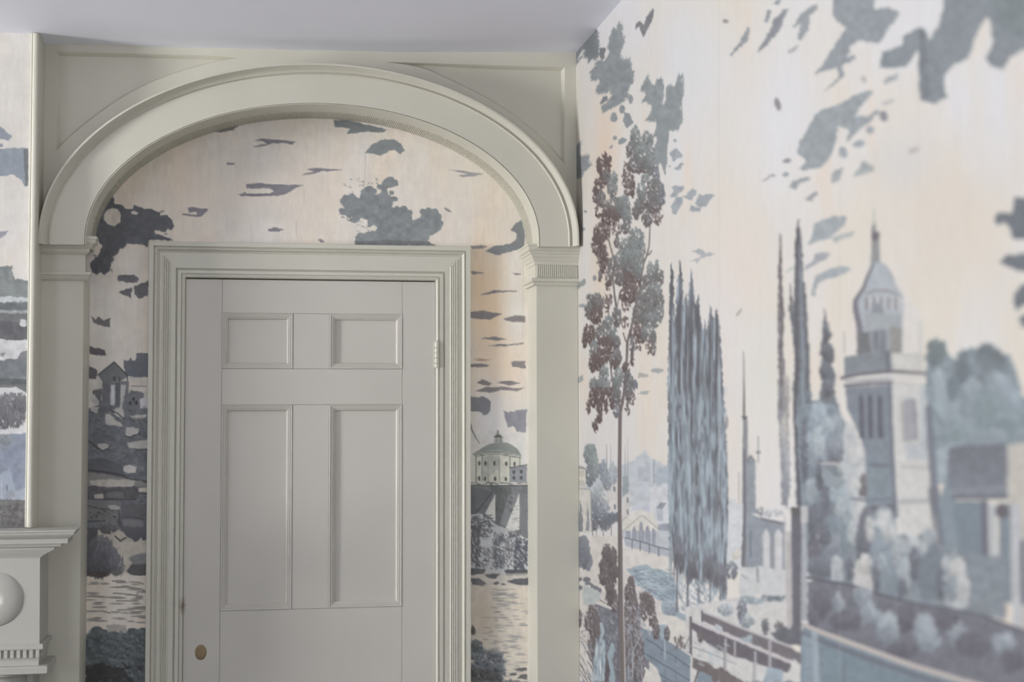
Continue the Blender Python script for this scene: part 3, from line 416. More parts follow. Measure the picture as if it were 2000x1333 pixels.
    # ---- bushes on the terrace, parapet and road wall
    P.poly([(1578,1138),(1600,1134),(1660,1144),(1714,1161),(1792,1182),(1855,1191),(1924,1206),(2000,1233),(2420,1360),(2420,1560),(1578,1560)], C(122,124,134), soft=1, var=.2)
    P.poly([(1690,1030),(1760,1045),(1800,1060),(1850,1075),(1900,1085),(1965,1090),(1965,1212),(1900,1200),(1792,1182),(1714,1161),(1660,1146),(1640,1100)], C(138,146,154), soft=3, rough=4, var=.2)
    P.clump(1725,1060,24,60,C(156,168,178),C(136,146,156),.5,L=9,W=5,a=.6); P.clump(1745,1120,24,40,C(150,162,172),C(132,142,152),.5,L=9,W=5,a=.6); P.poly([(1716,1000),(1738,998),(1744,1020),(1756,1052),(1735,1050),(1710,1025)], C(196,198,200), soft=3, rough=3); P.clump(1690,1040,9,40,C(122,124,134),C(116,118,128),.7,L=8,W=4)
    P.poly([(1792,1050),(1820,1035),(1840,1090),(1845,1170),(1800,1180),(1785,1110)], C(126,134,144), soft=3, rough=4); P.poly([(1752,1085),(1768,1090),(1776,1140),(1772,1162),(1756,1140)], C(168,178,186), soft=3); P.poly([(1845,1085),(1880,1092),(1892,1130),(1893,1185),(1880,1192),(1850,1185),(1842,1120)], C(184,188,192), soft=3, rough=4); P.clump(1858,1130,12,40,C(160,170,178),C(140,148,156),.4,L=9,W=5,a=.6)
    P.poly([(1672,1095),(1690,1088),(1700,1110),(1712,1150),(1700,1158),(1668,1145)], C(194,194,194), soft=3, rough=4); P.clump(1780,1070,30,16,C(190,194,198),C(150,160,168),.3,L=9,W=5,a=.6)
    for cx, cy, rx, ry, hi in ((1700,1035,8,22,C(205,206,206)),(1735,1040,10,20,C(196,200,203)),(1752,1080,8,26,C(178,186,192)),(1770,1120,8,26,C(176,184,190)),(1815,1050,14,12,C(176,184,190)),(1868,1110,14,16,C(205,205,205)),(1882,1150,10,26,C(200,201,203)),(1690,1105,12,18,C(205,205,204)),(1638,1110,8,20,C(192,197,202)),(1720,1105,10,20,C(166,176,184)),(1655,1000,8,30,C(176,186,194)),(1665,1040,8,24,C(190,196,200)),(1600,860,10,24,C(188,198,206)),(1622,830,10,12,C(182,192,200)),(1585,960,8,24,C(172,182,190)),(1640,990,10,16,C(182,192,198))):
        P.clump(cx, cy, rx, ry, hi, hi*.86, .45, L=6, W=3.4, a=.6, spread=.9)
    for cx, cy, rx, ry in ((1712,1130,6,24),(1762,1150,8,18),(1838,1140,6,30),(1786,1100,8,30),(1660,1110,6,20),(1678,1060,5,30),(1612,1050,10,20),(1588,1020,8,30),(1572,880,5,60),(1612,980,6,24)):
        P.clump(cx, cy, rx, ry, C(122,126,136), C(106,108,118), .5, L=6, W=3, a=.65, spread=.7)
    P.line([(1578,1130),(1600,1134),(1660,1144),(1714,1161),(1792,1182),(1855,1191),(1924,1206),(2000,1233),(2420,1370)], 5, C(104,104,114))
    for cx, cy, rx, ry in ((1640,1180,8,16),(1685,1165,16,14),(1735,1230,20,26),(1805,1230,16,26),(1815,1250,20,18),(1870,1240,16,20),(1700,1200,16,20),(1960,1260,20,20)): P.clump(cx, cy, rx, ry, C(168,176,184), C(134,142,152), .4, L=8, W=5, a=.6)
    for cx, cy, rx, ry in ((1605,1180,16,26),(1590,1210,10,10),(1655,1215,26,16),(1770,1210,14,26),(1850,1210,20,16),(1900,1260,30,20),(1980,1290,20,20),(1760,1270,30,14)): P.clump(cx, cy, rx, ry, C(116,116,126), C(104,102,112), .4, L=8, W=5, a=.6)
    P.poly([(1571,1222),(1600,1238),(1690,1270),(1780,1303),(1870,1330),(2100,1400),(2420,1490),(2420,1560),(1560,1560),(1566,1250)], C(128,143,154), soft=1, var=.15)
    P.line([(1566,1240),(1600,1252),(1690,1286),(1780,1318),(1880,1350)], 9, C(112,114,126), .8); P.line([(1571,1222),(1600,1235),(1690,1268),(1780,1301),(1870,1328),(2100,1398),(2420,1480)], (8,10,11,11,11,12,12), C(186,180,178))
    P.line([(1592,1240),(1596,1340)], 12, C(168,180,190), .8); P.poly([(1568,1240),(1590,1250),(1588,1340),(1568,1340)], C(146,160,172), soft=2, a=.8)
    for x in (1650,1720,1800): P.line([(x,1290+(x-1650)*.3),(x,1340)], 2, C(112,124,136), .7)
    # below the frame the scene goes on as thicket and stone
    P.poly([(1100,1336),(1560,1336),(1560,1570),(1100,1570)], C(124,130,140), soft=2, rough=6, var=.3)
    for k in range(60): P.clump(1110+440*P.rng.random(), 1350+200*P.rng.random(), 18, 22, C(150,158,166), C(104,100,106), .3, L=5, W=3)
    P.inkgrey(.06, .02); P.c *= .905  # whole sheet darkened in colour, standing in for weaker light on this wall
    # seams between the drops of paper
    for x in (1404, 1640, 1794, 2080): P.line([(x,-60),(x+2,1560)], 1.2, C(176,170,164), .35)
    return P
def ground(P, x_mid):
    g = vnoise(P.h, P.w, 90, 220, P.rng, 3); g2 = vnoise(P.h, P.w, 50, 160, P.rng, 3); g3 = vnoise(P.h, P.w, 6, 26, P.rng, 3)
    P.c += (C(216, 214, 212) - P.c) * np.clip(.25 + 1.6 * g, 0, 1)[..., None]
    P.c += (C(224, 208, 192) - P.c) * np.clip(1.8 * g2 - .1, 0, .6)[..., None]
    lin_ = vnoise(P.h, P.w, 26, 3, P.rng, 2); blot = vnoise(P.h, P.w, 34, 24, P.rng, 4)
    P.c *= (1 + .05 * g3 + .02 * P.streak + .014 * lin_ + .06 * blot)[..., None]

def paint_back():
    P = Paper(150, 180, 1070, 1560, C(218, 210, 200), 11)
    ground(P, 0)
    P.wash(960, 600, 30, 130, C(228, 206, 180), .95); P.wash(935, 560, 16, 110, C(222, 196, 166), .6); P.wash(990, 720, 34, 60, C(228, 208, 188), .7); P.wash(960, 820, 40, 60, C(214, 214, 218), .9); P.wash(1010, 615, 14, 40, C(220, 218, 214), .8)
    P.wash(500, 380, 160, 60, C(222, 212, 202), .6); P.wash(900, 340, 80, 60, C(222, 216, 206), .5)
    gr, pu = C(146, 153, 157), C(150, 147, 156)
    z = Z(400, 60, 3.03)
    P.poly(z(765,530,850,530,1010,570,1082,588,1060,607,960,600,840,614,862,580,770,572), C(140,146,150), rough=1.2)
    P.poly(z(948,725,990,680,1040,650,1120,643,1165,672,1188,712,1160,733,1120,705,1085,720,1040,742,1000,730), gr, rough=1.4)
    P.poly(z(805,1000,830,985,870,972,915,1000,930,965,950,930,990,928,1010,972,1040,968,1045,920,1060,890,1085,873,1130,888,1152,915,1080,937,1088,970,1125,1000,1110,1050,1190,1048,1222,1085,1230,1122,1280,1112,1283,1072,1350,1066,1392,1100,1408,1150,1392,1190,1332,1215,1330,1250,1370,1275,890,1275,890,1220,920,1200,960,1198,1018,1170,960,1165,962,1125,925,1110,900,1140,855,1130,880,1100,800,1092,830,1060), gr, rough=2, var=.22)
    for x_, y_, r_ in ((670,394,6),(676,388,7),(688,386,8),(697,391,6),(668,412,6),(683,420,7),(693,425,5),(712,376,7),(722,371,8),(731,375,6),(742,366,6),(755,356,7),(764,352,7),(772,357,6),(766,378,5),(772,390,6),(776,408,5),(790,409,7),(800,416,7),(826,414,6),(838,412,7),(850,415,8),(857,424,7),(861,436,6),(856,448,6),(842,456,6)): P.ell(x_, y_, r_, r_*.9, gr, rough=1.0, var=.2)
    P.poly(z(965,1175,1000,1150,1022,1165,1010,1190), C(214,208,200), rough=.8); P.poly(z(890,1250,1100,1240,1330,1255,1370,1272,890,1278), C(120,124,128), a=.6)
    P.scribble(668,350,760,430, 60, 3, 1.2, C(126,132,136), .45, .5, 1.5); P.scribble(690,430,850,470, 40, 4, 1.4, C(160,166,168), .4, .2, .5)
    for pts in ((295,652,340,640,430,648,540,658,520,676,470,668,400,670,350,688,280,690,300,684,370,672,340,655),(600,822,660,814,720,818,820,826,760,833,690,835,650,850,570,860,600,848,650,838),
                (195,975,250,958,230,980),(135,780,180,786,175,797,130,795),(375,1180,415,1166,470,1178,440,1194,385,1192),(670,1238,690,1236,710,1254,690,1256),(1418,1050,1435,1052,1465,1076,1440,1072),(0,1060,20,1062,10,1076,-10,1074)):
        P.poly(z(*pts), pu, rough=.8)
    P.poly(z(245,912,320,904,400,912,590,916,540,932,490,965,440,980,330,982,215,978,260,966,390,966,412,950,380,935,250,936), pu, rough=.8); P.poly(z(240,972,330,972,430,972,400,982,215,980), C(128,122,132), rough=.6, a=.8)
    P.poly(z(50,600,130,568,205,560,170,590,100,605), C(140,140,140), rough=1)
    P.line(z(952,740,950,830,946,945), .9, C(170,160,150), .7); P.line(z(545,1130,545,1215), .9, C(176,168,158), .6); P.line(z(590,930,590,1030), .8, C(180,172,162), .5); P.line(z(1085,770,1040,800), .8, C(180,172,162), .6)
    P.poly(z(-100,1050,-70,1044,0,1060,-40,1072,-90,1080), pu, rough=.8); P.poly([(373,409),(405,408),(407,411),(398,420),(394,424),(385,425),(357,421),(357,418),(384,421),(386,416),(374,412)], pu, rough=.5); P.line([(360,419),(388,422)], 1.5, C(150,140,140))
    # flecks by the right haunch
    P.poly([(876,333),(905,334),(920,338),(946,340),(930,345),(905,347),(896,344),(915,341)], C(172,172,176), rough=.8); P.poly([(868,408),(876,410),(884,416),(876,415)], C(160,158,160), rough=.5)
    P.poly([(998,450),(1010,436),(1020,432),(1027,460),(1022,485),(1000,492),(975,500),(950,492),(966,480),(995,478),(1008,470),(1010,458)], C(146,150,156), rough=1.5)
    # dark bough upper left
    dk = C(116, 118, 126)
    z = Z(160, 380, 6.667)
    P.poly(z(60,560,160,400,180,250,230,130,300,40,415,20,425,120,520,140,560,190,610,200,670,190,680,140,780,185,910,190,1010,240,1030,290,1110,275,1190,350,1205,430,1180,465,1130,455,1100,500,950,475,945,520,1060,540,1200,610,870,600,865,690,780,660,600,640,550,710,500,700,460,790,400,830,390,920,350,1010,300,1050,250,1010,200,1050,130,1020,120,900,230,780,270,680,180,560), dk, rough=1.6, var=.2)
    P.scribble(245,412,325,462, 60, 4, 1.4, C(104,108,118), .5, .3, 1.2); P.scribble(186,478,222,530, 40, 4, 1.3, C(104,104,110), .5, 1.2, .8); P.scribble(186,440,300,470, 50, 4, 1.4, C(106,108,116), .5, .3, 1)
    P.poly(z(330,210,400,180,480,200,515,280,500,370,420,420,340,390,290,340,300,270), C(210,203,194), rough=1); P.poly(z(640,235,680,215,745,245,720,270,650,260), C(206,200,196), rough=.6)
    for pts in ((470,1070,560,1040,680,1050,745,1110,680,1170,560,1150,480,1120),(690,1200,790,1160,870,1120,870,1330,740,1370,690,1300),(480,1280,560,1240,660,1225,650,1360,620,1330,560,1320)): P.poly(z(*pts), C(128,126,132), rough=2)
    z = Z(160, 560, 6.06)
    P.poly(z(110,350,160,400,210,360,260,410,340,370,335,485,230,470,140,430), C(134,130,134), rough=1.8); P.poly(z(90,720,180,730,270,750,305,820,190,825,95,800), C(122,114,122), rough=1.5)
    # belvedere on its hill, far-left strip
    z = Z(160, 680, 6.06)
    P.poly(z(60,330,800,320,800,700,60,720), C(206,202,196), soft=2)
    P.poly(z(495,150,560,150,580,120,600,150,640,150,650,70,800,60,800,350,620,350,520,330,500,250), C(126,130,142), rough=1.2); P.poly(z(60,210,190,270,170,370,60,360), C(122,118,122), rough=1.4)
    P.poly(z(195,320,385,170,545,330,540,350,460,400,250,410), C(134,138,142), rough=.5); P.line(z(195,325,385,172,545,332), 2.4, C(96,94,98)); P.line(z(543,330,540,440), 1.6, C(106,106,108)); P.poly(z(375,340,400,345,400,400,375,390), C(98,100,104), rough=.3); P.poly(z(440,350,462,350,462,410,440,410), C(110,112,116), rough=.3)
    P.poly(z(250,410,560,400,560,500,520,720,240,700,245,500), C(138,140,146), rough=.6); P.poly(z(345,440,395,440,395,700,340,720), C(198,202,204), rough=.4); P.poly(z(465,440,525,440,500,700,455,720), C(196,196,196), rough=.4); P.poly(z(400,420,455,420,450,690,400,700), C(118,120,128), rough=.4); P.poly(z(250,420,335,430,330,690,240,700), C(130,130,138), rough=.8)
    P.poly(z(130,500,240,490,240,700,210,760,190,620,130,560), C(124,122,128), rough=1.6); P.poly(z(500,580,600,500,740,540,760,740,490,740), C(136,138,146), rough=1.5); P.line(z(580,570,620,520,650,540), 1.6, C(112,112,118))
    for x, y in ((615,610),(575,660),(650,655)): P.ell(160+x/6.06, 680+y/6.06, 2.6, 4, C(84,84,90), rough=.3)
    P.poly(z(690,610,800,590,800,710,690,720), C(204,202,206), rough=1); P.poly(z(570,400,800,370,800,520,580,480), C(208,202,196), rough=1); P.line(z(590,455,770,460), 2, C(170,162,158))
    hill = [(165,800),(200,790),(230,795),(250,800),(290,800),(292,1080),(165,1080)]
    P.poly(hill, C(130,133,142), rough=2, var=.3)
    for k in range(420): P.dab(168+122*P.rng.random(), 790+290*P.rng.random(), 3+5*P.rng.random(), 1.3+1.5*P.rng.random(), (P.rng.random()-.5)*1.6+.4, (C(108,110,118),C(150,154,162),C(122,124,132),C(140,146,150))[int(P.rng.random()*4)], .55)
    for pts in ((95,560,160,555,210,640,190,690,100,650),(100,690,200,710,190,780,110,750),(280,790,330,780,400,860,480,900,480,940,380,920,280,910),(400,720,480,700,510,800,470,850,380,790),(520,950,600,940,680,960,670,1030,610,1040,560,1065,520,1040),(190,1130,330,1150,320,1190,250,1215,195,1180),(540,1140,640,1110,800,1090,800,1190,680,1200,560,1190),(560,810,680,800,780,790,760,830,600,840)): P.poly(z(*pts), C(194,192,190), rough=1.2)
    for pts in ((515,1045,580,1065,620,1040,690,1020,690,1000),(190,1190,250,1222,300,1200),(640,1210,720,1215,790,1205),(330,730,370,760,430,780,500,850)): P.line(z(*pts), 2.2, C(94,94,100))
    P.line(z(60,1100,120,1130,200,1200), 5, C(98,98,104), .8)
    z = Z(160, 890, 6.06)
    P.poly(z(60,40,300,60,480,120,480,230,300,210,60,190), C(112,114,122), rough=2, a=.8); P.line(z(60,180,250,200,480,240,560,290,800,320), 4, C(92,90,94), .9)
    P.poly(z(60,210,250,230,480,270,700,310,790,340,790,370,60,370), C(158,156,154), rough=1.4); P.poly(z(100,300,260,290,540,290,640,300,620,370,300,385,110,360), C(196,192,186), rough=1.2)
    P.poly(z(490,140,560,110,650,140,640,210,560,220,500,190), C(204,200,198), rough=1); P.poly(z(670,130,740,130,740,190,690,170), C(158,158,164), rough=1)
    P.poly(z(60,370,260,370,300,390,640,370,680,450,660,520,420,530,60,520), C(114,112,118), rough=1.2, var=.3); P.poly(z(300,440,500,440,500,520,300,510), C(136,136,140), rough=2); P.poly(z(140,470,255,460,260,515,150,520), C(194,190,184), rough=.8); P.poly(z(670,390,800,385,800,445,680,440), C(202,196,188), rough=.6); P.line(z(680,450,800,455), 2.4, C(92,90,92))
    P.poly(z(60,540,460,540,460,660,60,660), C(140,140,142), rough=1.5); P.poly(z(470,580,800,580,800,750,470,740), C(122,122,128), rough=1); P.poly(z(300,600,380,590,460,620,450,655,340,655), C(190,188,186), rough=.8)
    for pts in ((60,600,240,640,440,660),(60,760,250,760,430,740),(440,650,460,860),(470,740,620,740,760,770),(60,790,300,780),(100,520,400,530,640,525)): P.line(z(*pts), 2.4, C(94,94,98), .85)
    P.scribble(172,1000,230,1012, 24, 3, 2, C(104,104,108), .8, .2, .6)
    P.poly(z(60,660,430,660,440,760,60,780), C(140,140,142), rough=1.5); P.scribble(175,1000,228,1012,16,2.5,1.5,C(100,100,104),.8,.2,.6)
    P.poly(z(60,880,800,900,800,1400,60,1400), C(196,190,180), soft=1)
    P.clump(212,1030,17,12,C(146,146,150),C(104,104,108),1.4,L=3,spread=.9); P.poly(z(470,770,730,770,800,800,800,990,740,1020,700,980,630,1040,600,990,540,970,470,900), C(128,130,140), rough=1.5, grad=C(104,104,112)); P.poly(z(490,770,720,775,730,850,500,850), C(150,150,154), rough=1.5, soft=1)
    P.line(z(400,965,460,1020,520,980), 3, C(98,98,104)); P.poly(z(75,860,200,870,190,1000,150,1170,120,1400,60,1400,60,1000), C(108,108,112), rough=1.5)
    P.clump(198,1075,22,24,C(138,138,144),C(102,102,112),1.1,L=5,W=1.4,spread=.5); P.clump(205,1095,28,26,C(136,136,146),C(100,100,110),1.1,L=5,W=1.4,spread=.5); P.clump(192,1110,20,18,C(124,124,132),C(94,94,100),1.3,L=5,W=1.4); P.clump(228,1105,14,18,C(140,140,148),C(112,112,122),.8,L=5,W=1.3)
    P.poly([(258,1104),(262,1100),(292,1098),(292,1124),(270,1127),(256,1124),(247,1117)], C(112,112,114), rough=1); P.poly([(252,1092),(262,1086),(292,1080),(292,1102),(262,1104)], C(150,150,154), rough=1, soft=1); P.poly([(168,1118),(210,1120),(212,1126),(198,1131),(186,1127),(168,1126)], C(104,98,98), rough=1.2); P.poly([(218,1116),(236,1114),(240,1122),(228,1127),(219,1124)], C(128,126,126), rough=1); P.line([(170,1118),(168,1134)], 3, C(108,102,104))
    for k in range(46): P.dab(172+116*P.rng.random(), 1134+84*P.rng.random(), 7+9*P.rng.random(), 1.2+.9*P.rng.random(), .06*(P.rng.random()-.3), C(152,148,144), .75)
    for pts in ((220,1137,235,1135,245,1137),(254,1138,270,1139,281,1142),(228,1149,248,1148,265,1150,282,1154),(222,1160,245,1162,268,1165,270,1158),(170,1166,200,1168,228,1168),(228,1175,270,1175),(180,1195,200,1195,215,1199),(230,1193,262,1192,282,1186)): P.line([(pts[i],pts[i+1]) for i in range(0,len(pts),2)], 2.4, C(140,136,132), .8)
    P.poly([(168,1250),(178,1236),(183,1224),(200,1228),(206,1232),(224,1236),(245,1236),(256,1228),(272,1230),(292,1226),(292,1560),(168,1560)], C(112,120,124), rough=3, var=.3); P.poly([(208,1222),(245,1222),(250,1234),(212,1236)], C(186,182,176), soft=1)
    for k in range(240): P.clump(168+122*P.rng.random(), 1238+90*P.rng.random(), 6, 5, C(138,150,154), C(88,94,98), .5, L=2.6, W=1.6, a=.6, ang=.6, spread=1.4)
    P.poly([(165,1300),(200,1298),(240,1308),(262,1330),(275,1560),(165,1560)], C(76,74,76), rough=4, soft=2, a=.85)
    for k in range(90): P.clump(168+122*P.rng.random(), 1290+260*P.rng.random(), 6, 6, C(110,112,118), C(70,70,72), .4, L=2.6, W=1.5, a=.6, spread=1.5)
    # ---- right strip: evening clouds, domed hall, ramparts and water
    z = Z(800, 450, 2.665); ck = C(152,146,148)
    for pts in ((316,85,370,78,405,88,380,98,330,100),(316,215,400,225,330,232),(535,220,585,232,560,238),(365,340,400,328,440,314,520,318,560,316,560,322,470,326,430,334),(316,428,380,420,430,430,485,436,420,468,316,460),(488,464,550,445,605,448,605,482,520,478),(370,565,450,556,510,570,460,577,420,570),(405,606,470,594,520,596,600,587,590,596,480,606),(316,700,380,696,422,703,400,715,316,716),(530,690,560,684,605,682,605,722,535,712),(350,798,380,778,432,800,410,815),(455,792,520,786,580,798,520,812),(345,840,400,818,440,822,480,814,540,824,600,822,560,840,480,834,420,848)):
        P.poly(z(*pts), ck, rough=.9)
    P.poly(z(316,870,390,868,425,900,415,960,385,968,370,950,316,940), C(146,148,156), rough=1.6); P.poly(z(493,938,520,950,560,940,610,932,610,1055,560,1052,540,1020,515,1030,500,980), C(160,160,172), rough=1.6)
    for k in range(12): P.line([(925+18*P.rng.random(), 700+6*P.rng.random()),(940+25*P.rng.random(), 702+6*P.rng.random())], 1, C(190,160,130), .6)
    P.poly(z(316,1060,350,1040,600,1060,605,1330,316,1330), C(208,208,208), soft=3, a=.7); P.line(z(320,1010,325,1040,345,1080,365,1112), (2,3,2,1.5), C(136,138,142))
    P.poly(z(345,1172,400,1162,585,1172,580,1330,345,1330), C(204,204,194), rough=.4); P.poly(z(330,1168,345,1158,380,1135,420,1115,445,1108,510,1108,555,1135,580,1165,586,1180,540,1172,460,1162,390,1164,340,1175), C(160,167,162), rough=.6, grad=C(148,155,152)); P.line(z(332,1166,400,1152,470,1148,585,1176), 1.2, C(184,188,180)); P.line(z(345,1180,400,1170,470,1168,580,1188), 1.6, C(120,124,122))
    P.poly(z(440,1112,446,1080,484,1080,490,1112), C(176,180,174), rough=.3); P.poly(z(438,1082,452,1066,474,1066,488,1082), C(122,124,124), rough=.3); P.line(z(462,1068,462,1048), 3, C(128,128,128)); P.line(z(455,1082,455,1110), 1.2, C(120,122,122)); P.line(z(474,1082,474,1110), 1.2, C(120,122,122))
    for x in (348, 378, 410, 470, 525, 575): P.line(z(x,1178,x,1312), 1.4, C(132,136,132))
    P.poly(z(378,1180,470,1172,470,1240,430,1280,378,1312), C(180,184,176), a=.8, rough=.8)
    for x, y in ((365,1216),(397,1216),(443,1216),(505,1218),(548,1220),(365,1295),(395,1297),(447,1297),(503,1298)): P.ell(800+x/2.665, 450+y/2.665, 2.4, 4.6, C(104,106,106), rough=.3)
    P.poly(z(522,1240,560,1232,612,1224,612,1320,525,1320), C(160,164,174), rough=.4); P.line(z(522,1240,612,1224), 2, C(112,114,120))
    for x, y in ((545,1262),(583,1260),(545,1292),(583,1292)): P.ell(800+x/2.665, 450+y/2.665, 2.4, 4, C(96,98,104), rough=.3)
    z = Z(800, 900, 3.0775)
    P.poly(z(360,155,715,150,715,470,360,470), C(132,136,140), rough=.8, var=.25); P.line(z(360,135,480,140,715,138), 3.4, C(206,206,202)); P.line(z(360,150,500,154,715,152), 2, C(102,104,106)); P.scribble(918,943,1030,947, 26, 4, 1, C(124,126,126), .7)
    P.poly(z(480,160,620,165,600,230,540,390,515,380,515,200), C(122,126,128), rough=1.2); P.poly(z(370,160,500,190,455,240,400,310,370,320), C(126,130,134), rough=.8); P.poly(z(600,205,655,210,580,400,545,380), C(146,150,156), rough=.6); P.poly(z(665,200,715,200,715,470,660,450), C(140,144,150), rough=.6)
    P.poly(z(518,204,518,370,480,345,455,320), C(208,208,204), rough=.5); P.poly(z(662,196,662,440,620,425,580,410), C(208,208,206), rough=.5); P.scribble(995,985,1014,1040, 22, 3, .7, C(160,162,162), .7); P.line(z(500,190,440,270,400,320), 2, C(100,102,106)); P.scribble(968,955,1000,1000, 40, 4, 1.6, C(104,108,110), .5, 1.2, .8)
    P.poly(z(365,330,420,322,470,340,520,390,575,410,600,415,650,425,690,470,715,480,715,700,365,690), C(192,194,198), rough=1.5)
    P.scribble(920,1008,960,1050, 120, 4, 1.2, C(116,118,124), .7, .3, 1.0); P.scribble(920,1030,938,1110, 110, 5, 1.4, C(110,110,118), .7, 1.2, .6); P.scribble(965,1045,1012,1110, 260, 4.4, 1.1, C(122,124,132), .75, 1.1, .7); P.scribble(1005,1055,1030,1112, 170, 4, 1.8, C(104,108,120), .75, 1.2, .9); P.scribble(940,1070,975,1112, 60, 4, 1.2, C(120,122,130), .6, .9, .8); P.scribble(995,1036,1015,1052, 24, 4, 1.1, C(112,114,118), .7, .5, .8)
    P.scribble(985,1050,1025,1105, 60, 3.4, 1.2, C(214,214,214), .6, 1.1, .9)
    P.poly(z(365,650,460,655,450,685,400,690,365,690), C(110,112,118), rough=1); P.poly(z(450,690,500,680,550,685,520,715,460,705), C(116,118,124), rough=1); P.poly(z(570,665,640,655,715,660,715,690,640,695,590,700), C(104,106,112), rough=1.2); P.poly(z(365,690,715,680,715,760,365,760), C(196,192,186), soft=1, a=.8)
    for pts in ((365,710,420,712,465,740,440,758,380,750),(585,730,640,712,715,710,715,752,650,750),(500,740,530,730,545,742,520,752),(550,745,570,738,580,752,560,758),(455,690,545,682,520,716,470,708)): P.poly(z(*pts), C(112,114,120), rough=1)
    P.poly(z(365,755,715,755,715,1400,365,1400), C(206,199,188), soft=2, a=.85); P.wash(945,1200,22,60,C(200,186,168),.7)
    for k in range(120):
        y = 1150 + 175*P.rng.random(); P.dab(945+82*P.rng.random()*min(1,(y-1100)/120)+ (0 if y>1200 else 20), y, 4+8*P.rng.random(), .9+.6*P.rng.random(), .05*(P.rng.random()-.5), C(164,162,162), .65)
    z = Z(900, 1150, 7.28)
    for k in range(150):
        x = P.rng.random(); P.clump(918+64*x, 1262+18*x+70*P.rng.random(), 7, 5, C(150,160,168), C(96,100,108), .55, L=2.4, W=1.5, a=.65, ang=.5, spread=1.5)
    for k in range(50): P.clump(918+60*P.rng.random(), 1308+30*P.rng.random(), 6, 5, C(124,124,126), C(88,88,90), .6, L=2.4, W=1.5, a=.7, spread=1.5)
    P.clump(925,1232,4,7,C(128,124,122),C(104,100,98),1.3); P.clump(930,1262,12,10,C(130,138,140),C(104,110,112),1.2)
    for pts in ((750,1160,830,1135,945,1135,945,1180,860,1185),(680,1215,810,1215,790,1240,720,1250),(800,1290,870,1230,945,1230,945,1300)): P.poly(z(*pts), C(118,118,118), rough=1)
    P.poly([(915,1332),(1040,1332),(1040,1560),(915,1560)], C(128,130,132), soft=2, rough=4, var=.3)
    P.line([(1024,470),(1022,560),(1022,660)], 1, C(172,160,150), .5); P.line([(945,450),(944,560)], .8, C(190,178,164), .5)
    P.inkgrey(.2, .09); P.c *= 1.07  # whole sheet lightened in colour, making up for light lost in the alcove
    return P

def paint_left():
    P = Paper(-420, 20, 80, 1060, C(212, 208, 202), 23)
    ground(P, 0)
    gy = C(146,153,162)
    P.poly([(-60,250),(0,247),(10,255),(24,268),(18,275),(0,273),(-60,278)], gy, rough=1.2); P.poly([(-40,280),(6,281),(6,288),(-40,290)], gy, rough=.8)
    P.poly([(-200,300),(0,292),(20,290),(55,290),(55,362),(50,366),(42,352),(25,342),(0,345),(-40,350),(-200,360)], gy, rough=1.2); P.poly([(46,292),(56,292),(56,364),(50,364)], C(116,118,122), rough=.8, a=.9)
    P.poly([(-40,455),(0,454),(18,451),(12,460),(0,467),(-40,468)], C(152,152,162), rough=.6)
    P.poly([(-420,540),(0,522),(26,520),(24,530),(30,548),(36,545),(60,552),(60,1060),(-420,1060)], C(136,141,142), rough=1.2, var=.25)
    rb = lambda y0, y1, col, a=1: P.poly([(-420,y0+3),(0,y0),(60,y0+2),(60,y1),(0,y1+2),(-420,y1)], col, a, rough=2, var=.25)
    rb(580,590,C(190,194,196)); rb(592,606,C(112,116,118)); rb(606,612,C(176,178,180),.7); rb(612,628,C(120,122,124)); P.ell(46,632,7,7,C(204,204,206)); rb(628,664,C(106,106,110)); P.ell(46,634,7,6,C(204,204,206))
    rb(664,704,C(202,202,204)); P.poly([(36,700),(40,690),(60,684),(60,710),(36,706)], C(130,130,134)); P.poly([(-420,712),(0,708),(20,702),(60,704),(60,760),(-420,760)], C(124,128,132), rough=2, var=.3); rb(740,752,C(102,106,108)); rb(752,768,C(120,122,124)); P.poly([(0,690),(12,690),(8,698),(0,698)], C(140,140,142))
    P.poly([(-420,765),(0,758),(30,758),(50,766),(60,776),(60,850),(-420,850)], C(204,204,206), rough=2); P.clump(18,795,30,24,C(126,126,130),C(100,100,104),1.4); P.clump(40,790,12,20,C(128,128,132),C(98,98,102),1.2); P.clump(6,815,16,22,C(124,124,128),C(98,98,102),1.2); P.clump(30,820,16,14,C(128,128,132),C(104,104,108),1); P.clump(46,815,5,6,C(128,128,130),C(104,104,108),1); P.clump(-60,800,60,40,C(126,126,130),C(100,100,104),1.2)
    P.poly([(-420,852),(0,850),(60,848),(60,1000),(-420,1000)], C(140,147,162), rough=2, var=.2); P.clump(10,860,14,9,C(150,154,156),C(122,126,132),1.2)
    P.poly([(0,930),(20,915),(30,960),(50,955),(60,985),(0,985)], C(160,168,182), soft=2); P.line([(14,950),(15,975)], 3, C(120,122,134)); P.line([(4,940),(4,980)], 1.5, C(186,190,196)); P.clump(20,968,8,8,C(124,128,136),C(116,118,126),1); P.poly([(10,960),(60,960),(60,980),(10,975)], C(170,176,186), a=.6, soft=2)
    rb(976,1060,C(118,118,118)); P.scribble(-100,985,56,1028, 160, 4, 2.5, C(98,94,96), .6, .2, .8); P.scribble(-100,985,56,1010, 60, 4, 2, C(140,140,142), .5, .2, .8)
    for k in range(60): P.clump(-410+400*P.rng.random(), 560+480*P.rng.random(), 24, 14, C(150,154,160), C(108,110,114), .3, L=4, W=2.5)
    return P

